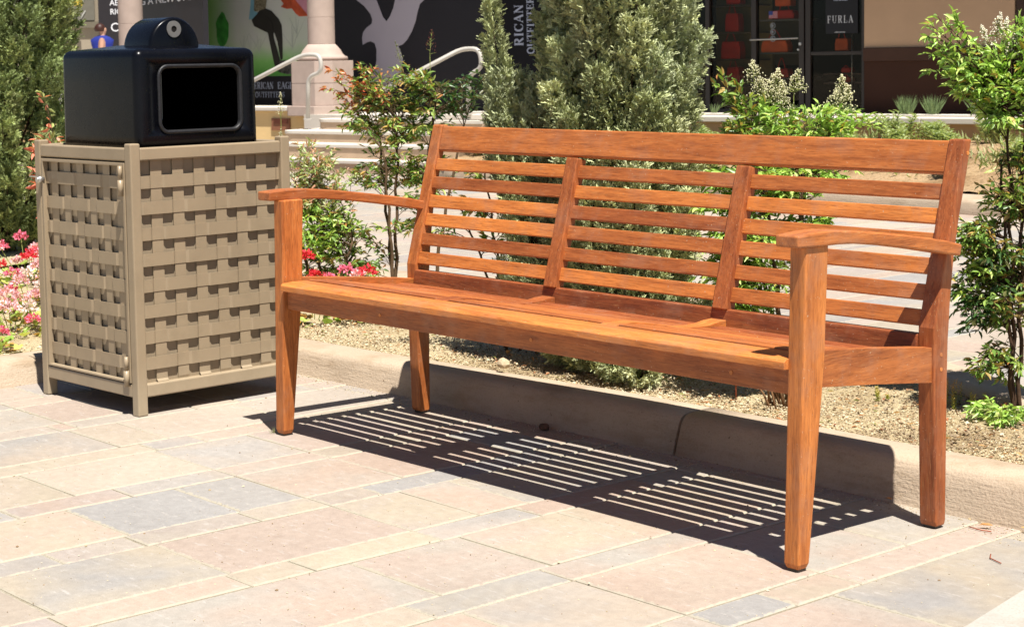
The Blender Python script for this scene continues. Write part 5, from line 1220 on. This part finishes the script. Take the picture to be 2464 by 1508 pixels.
# geraniums
def geranium(name, base, heads, label, leafn=90, r=.16, lc=((.30, .38, .08), (.22, .32, .06), (.42, .44, .12), (.40, .22, .07))):
    t = thing(name, label, 'flower', base, 'geraniums in the gravel bed'); base = np.array(base)
    if len(heads) > 3:
        heads = [(a_, b_, c_, r_*1.25, k_) for a_, b_, c_, r_, k_ in heads]+[(base[0]+rng.uniform(-.2, .2), base[1]+rng.uniform(-.2, .2), base[2]+rng.uniform(.06, .15), rng.uniform(.024, .036), heads[int(rng.integers(len(heads)))][4]) for _ in range(8)]
    ang = np.linspace(0, 2*math.pi, 9)[:-1]; T = np.array([(0, 0, -.12)]+[(math.cos(a)*.5*(1+.12*(k % 2)), .5+math.sin(a)*.5*(1+.12*(k % 2)), .05*(k % 2)) for k, a in enumerate(ang)]); TF = np.array([(0, 1+k, 1+(k+1) % 8) for k in range(8)])
    P, D, U, L, C = [], [], [], [], []
    for i in range(leafn):
        a = rng.uniform(0, 6.28); q = r*rng.uniform(0, 1)**.6; p = base+np.array([q*math.cos(a), q*math.sin(a), rng.uniform(.01, .09)*(1.2-q/r)])
        P.append(p); D.append(np.array([math.cos(a), math.sin(a), rng.uniform(-.2, .5)])); U.append(np.array([0, 0, 1])+rng.normal(0, .4, 3)); L.append(rng.uniform(.022, .038)); C.append(np.array(lc[rng.integers(len(lc))])*rng.uniform(.8, 1.2))
    L = np.array(L); V, F, C_ = stamp(np.array(P), np.array(D), np.array(U), L, L, np.array(C), T, TF); fmesh('foliage', V, F, C_, LEAF, t)
    for (hx, hy, hz, hr, col) in heads:
        P, D, U, L, C = [], [], [], [], []; st_ = MB()
        c = np.array([hx, hy, hz]); st_.tube([base+(c-base)*np.array([.3, .3, .1]), c], [.002, .0015], 4, .5, False)
        for k in range(46):
            d = rng.normal(0, 1, 3); d[2] = abs(d[2])*.8; d /= np.linalg.norm(d)
            for j in range(2): P.append(c+d*hr*rng.uniform(.55, 1)); D.append(d+rng.normal(0, .6, 3)); U.append(rng.normal(0, 1, 3)); L.append(rng.uniform(.010, .016)); C.append(np.array(col)*rng.uniform(.8, 1.2))
        L = np.array(L); V, F, C_ = stamp(np.array(P), np.array(D), np.array(U), L, L*.7, np.array(C)); fh = fmesh('flower_head', np.array(V), F, C_, PETAL, t)
        st_.build('stalk', GRSTEM, fh)
PK, RD, MG, WP = (.84, .50, .56), (.72, .05, .07), (.80, .20, .32), (.86, .70, .72)
geranium('geranium', (-2.42, .47, .07), [(-2.40, .42, .17, .028, PK), (-2.35, .49, .15, .026, WP), (-2.5, .44, .19, .024, MG), (-2.46, .55, .15, .03, PK), (-2.55, .52, .18, .026, WP)], 'pink geranium at the left edge between the other flowers and the bin post')
geranium('geranium', (-1.85, .12, .07), [(-1.80, .16, .15, .030, WP), (-1.78, .08, .16, .028, PK), (-1.88, .02, .15, .028, WP), (-1.9, .18, .17, .026, PK), (-1.95, .08, .16, .028, WP), (-1.72, .14, .12, .02, MG)], 'pale pink geranium in front of the deeper pink one left of the bin', 120, .19)
geranium('geranium', (-3.1, .80, .07), [(-3.02, .78, .19, .036, RD), (-3.15, .70, .23, .026, MG), (-2.95, .84, .22, .026, RD), (-3.2, .82, .26, .022, MG), (-3.05, .92, .25, .024, RD), (-3.28, .74, .21, .026, PK), (-2.92, .76, .16, .028, PK)], 'red and pink geranium farthest back below the left juniper')
geranium('geranium', (-1.50, -.16, .07), [(-1.55, -.06, .12, .02, MG)], 'low green geranium with one small pink bloom beside the kerb', 70, .11)
geranium('geranium', (-1.62, -.42, .07), [], 'low green leafy geranium at the left edge above the kerb', 70, .12)
geranium('geranium', (-1.22, .98, .07), [(-1.201, .945, .313, .024, RD), (-1.149, .996, .235, .022, MG), (-1.18, .96, .25, .018, RD)], 'red geranium seen through the shrub beside the left front leg', 30, .08)
geranium('geranium', (-1.10, 1.09, .07), [(-1.11, 1.045, .262, .026, MG), (-1.058, 1.103, .255, .030, RD), (-1.083, 1.077, .245, .022, PK)], 'red geranium just left of the bench back behind the armrest', 30, .08)

# sedums and sprigs right of the bench
def sedum(base, n, h, label, cols):
    P, D, U, L, W, C = [], [], [], [], [], []
    for i in range(n):
        a = rng.uniform(0, 6.28); r = rng.uniform(0, .05); b = np.array(base)+np.array([r*math.cos(a), r*math.sin(a), 0]); hh = h*rng.uniform(.5, 1)
        for k in range(22):
            f = k/22; an = k*2.4; P.append(b+np.array([0, 0, hh*f])); D.append(np.array([math.cos(an), math.sin(an), .9])); U.append(np.array([0, 0, 1.])); L.append(.011*(1.1-.4*f)); W.append(.0038)
            c = np.array(cols[0])*(1-f)+np.array(cols[1])*f; C.append(c*rng.uniform(.8, 1.2))
    V, F, C_ = stamp(np.array(P), np.array(D), np.array(U), np.array(L), np.array(W), np.array(C)); o = fmesh('stonecrop', V, F, C_, LEAF); tag(o, label, 'succulent', 'stonecrop plants in the gravel')
sedum((1.25, 1.31, .07), 9, .075, 'orange tipped stonecrop right behind the rear bench leg', [(.30, .36, .08), (.62, .30, .10)])
sedum((1.31, 1.30, .07), 8, .05, 'yellow green stonecrop in the middle of the clump', [(.36, .40, .09), (.55, .42, .12)])
sedum((1.36, 1.30, .07), 6, .045, 'dark reddish stonecrop below the dark shrub stem', [(.16, .22, .06), (.40, .14, .08)])
sedum((1.05, 1.24, .07), 4, .03, 'tiny green stonecrop under the side rail', [(.25, .32, .07), (.45, .34, .1)])
nandina('seedling', (1.47, 1.20, .07), [(0, 0, .05, -.02, -.01)], [(1.42, 1.19, .105, .03, .015, 6, 5), (1.50, 1.17, .10, .035, .015, 6, 5)], 'small bright green seedling low at the right edge of the bed', 'seedling', .026, GRSTEM, 0, None, .002)
# dead stems at the foot of the leafy shrub
t = thing('dead_stems', 'cluster of dry brown stems standing in the gravel under the seat', 'dead plant', (.93, .98, .07)); mb = MB()
for i in range(16):
    a = rnd.uniform(0, 6.28); r = rnd.uniform(0, .05); b = Vector((.95+r*math.cos(a), .98+r*math.sin(a), .06)); tp = b+Vector((rnd.uniform(-.05, .05), rnd.uniform(-.05, .05), rnd.uniform(.08, .17)))
    mb.tube([b, (b+tp)/2+Vector((rnd.uniform(-.01, .01), 0, 0)), tp], [.004, .003, .0015], 5)
mb.build('stems', plain('dry_stem', (.22, .12, .06), .9, .1, 0, .4, 40), t)
mb = MB(); mb.tube([(.80, .96, .20), (.81, .955, .15), (.80, .955, .11), (.805, .95, .075)], [.002, .0025, .0025, .002], 6); mb.tube([(.80, .96, .17), (.85, 1.0, .19)], [.0015, .001], 5); mb.build('twig', REDSTEM, t)

# rock, leaves, twigs, moss
def rock(name, c, r, mat, label, cat, seed=1, grp=None):
    rg = np.random.default_rng(seed); bm = bmesh.new(); bmesh.ops.create_icosphere(bm, subdivisions=2, radius=1)
    for v in bm.verts:
        n_ = 1+.18*math.sin(v.co.x*3+seed)*math.cos(v.co.y*4)+rg.uniform(-.05, .05); v.co = Vector((v.co.x*r[0], v.co.y*r[1], max(v.co.z, -.75)*r[2]))*n_+Vector(c)
    me = bpy.data.meshes.new(name); bm.to_mesh(me); bm.free(); o = link(name, me, mat); tag(o, label, cat, grp)
rock('stone', (.100, .728, .116), (.022, .018, .017), STONE, 'small angular tan stone lying on the kerb behind the bench', 'stone', 2)
rock('clod', (.467, .552, .010), (.018, .012, .010), plain('clod', (.15, .085, .055), .95, .1, 0, .3, 60, .6, 90), 'crumpled brown clod on the shaded paving under the bench', 'clod', 5)
def dleaf(p, d, L, label, col=(.62, .38, .16), up_=(0, 0, 1)):
    V, F, C = stamp(np.array([p]), np.array([d], float), np.array([up_], float), np.array([L]), np.array([L*.35]), np.array([col])); o = fmesh('fallen_leaf', V, F, C, LEAF, None, True); tag(o, label, 'leaf', 'fallen leaves')
dleaf((1.93, .566, .012), (1, .2, .02), .045, 'dry tan leaf against the foot of the kerb at the right edge')
dleaf((1.97, .52, .010), (.3, 1, .05), .05, 'curled yellow leaf on the paving at the right edge', (.66, .46, .18))
dleaf((1.88, .545, .009), (-1, -.3, .05), .035, 'small brown leaf nearest the rear right bench leg', (.5, .25, .1))
dleaf((1.60, .572, .010), (-1, .1, .1), .022, 'little orange leaf where the bench shadow meets the kerb', (.6, .28, .1))
dleaf((-.30, 1.03, .082), (.4, .3, .3), .06, 'curled brown leaf in the shaded gravel under the seat', (.34, .19, .1))
dleaf((-.24, 1.00, .080), (-.5, .3, .2), .055, 'pale brown leaf beside the curled one in the shaded gravel', (.42, .27, .16))
dleaf((-.17, .98, .082), (.5, -.3, .35), .05, 'orange brown leaf standing up in the shaded gravel', (.50, .26, .12))
def twig(pts, label): mb = MB(); mb.tube(pts, .0012, 5); tag(mb.build('twig', REDSTEM), label, 'twig', 'fallen twigs')
twig([(1.985, .375, .003), (2.00, .350, .003), (2.035, .335, .003)], 'thin reddish twig on the paving near the right edge')
twig([(1.835, .52, .003), (1.87, .515, .003), (1.89, .52, .003)], 'thin reddish twig on the paving by the kerb')
o = tuft('weed', (-.028, .006, 0), .022, 30, (.22, .23, .13), 'tiny dry weed at the foot of the front left bench leg', 'weed', 1.6, .0012)
# leaf litter in the gravel
V_, D_l, U_, L_, C_l = [], [], [], [], []
for i in range(1100):
    x, y = (rnd.uniform(.2, 2.0), rnd.uniform(.76, 1.5)) if i % 2 else (rnd.uniform(-1.3, .6), rnd.uniform(.80, 1.7))
    if not in_poly(x, y, BEDP): continue
    V_.append((x, y, .078)); D_l.append((rnd.gauss(0, 1), rnd.gauss(0, 1), rnd.uniform(-.1, .4))); U_.append((rnd.gauss(0, .4), rnd.gauss(0, .4), 1)); L_.append(rnd.uniform(.007, .024)); C_l.append(rnd.choice([(.40, .17, .08), (.52, .28, .12), (.30, .12, .06), (.62, .36, .22), (.22, .22, .07)]))
L_ = np.array(L_); V, F, C = stamp(np.array(V_), np.array(D_l), np.array(U_), L_, L_*.33, np.array(C_l)); o = fmesh('leaf_litter', V, F, C, LEAF, None, True); tag(o, 'scattered dry leaf litter on the gravel bed', 'leaf litter', kind='stuff')
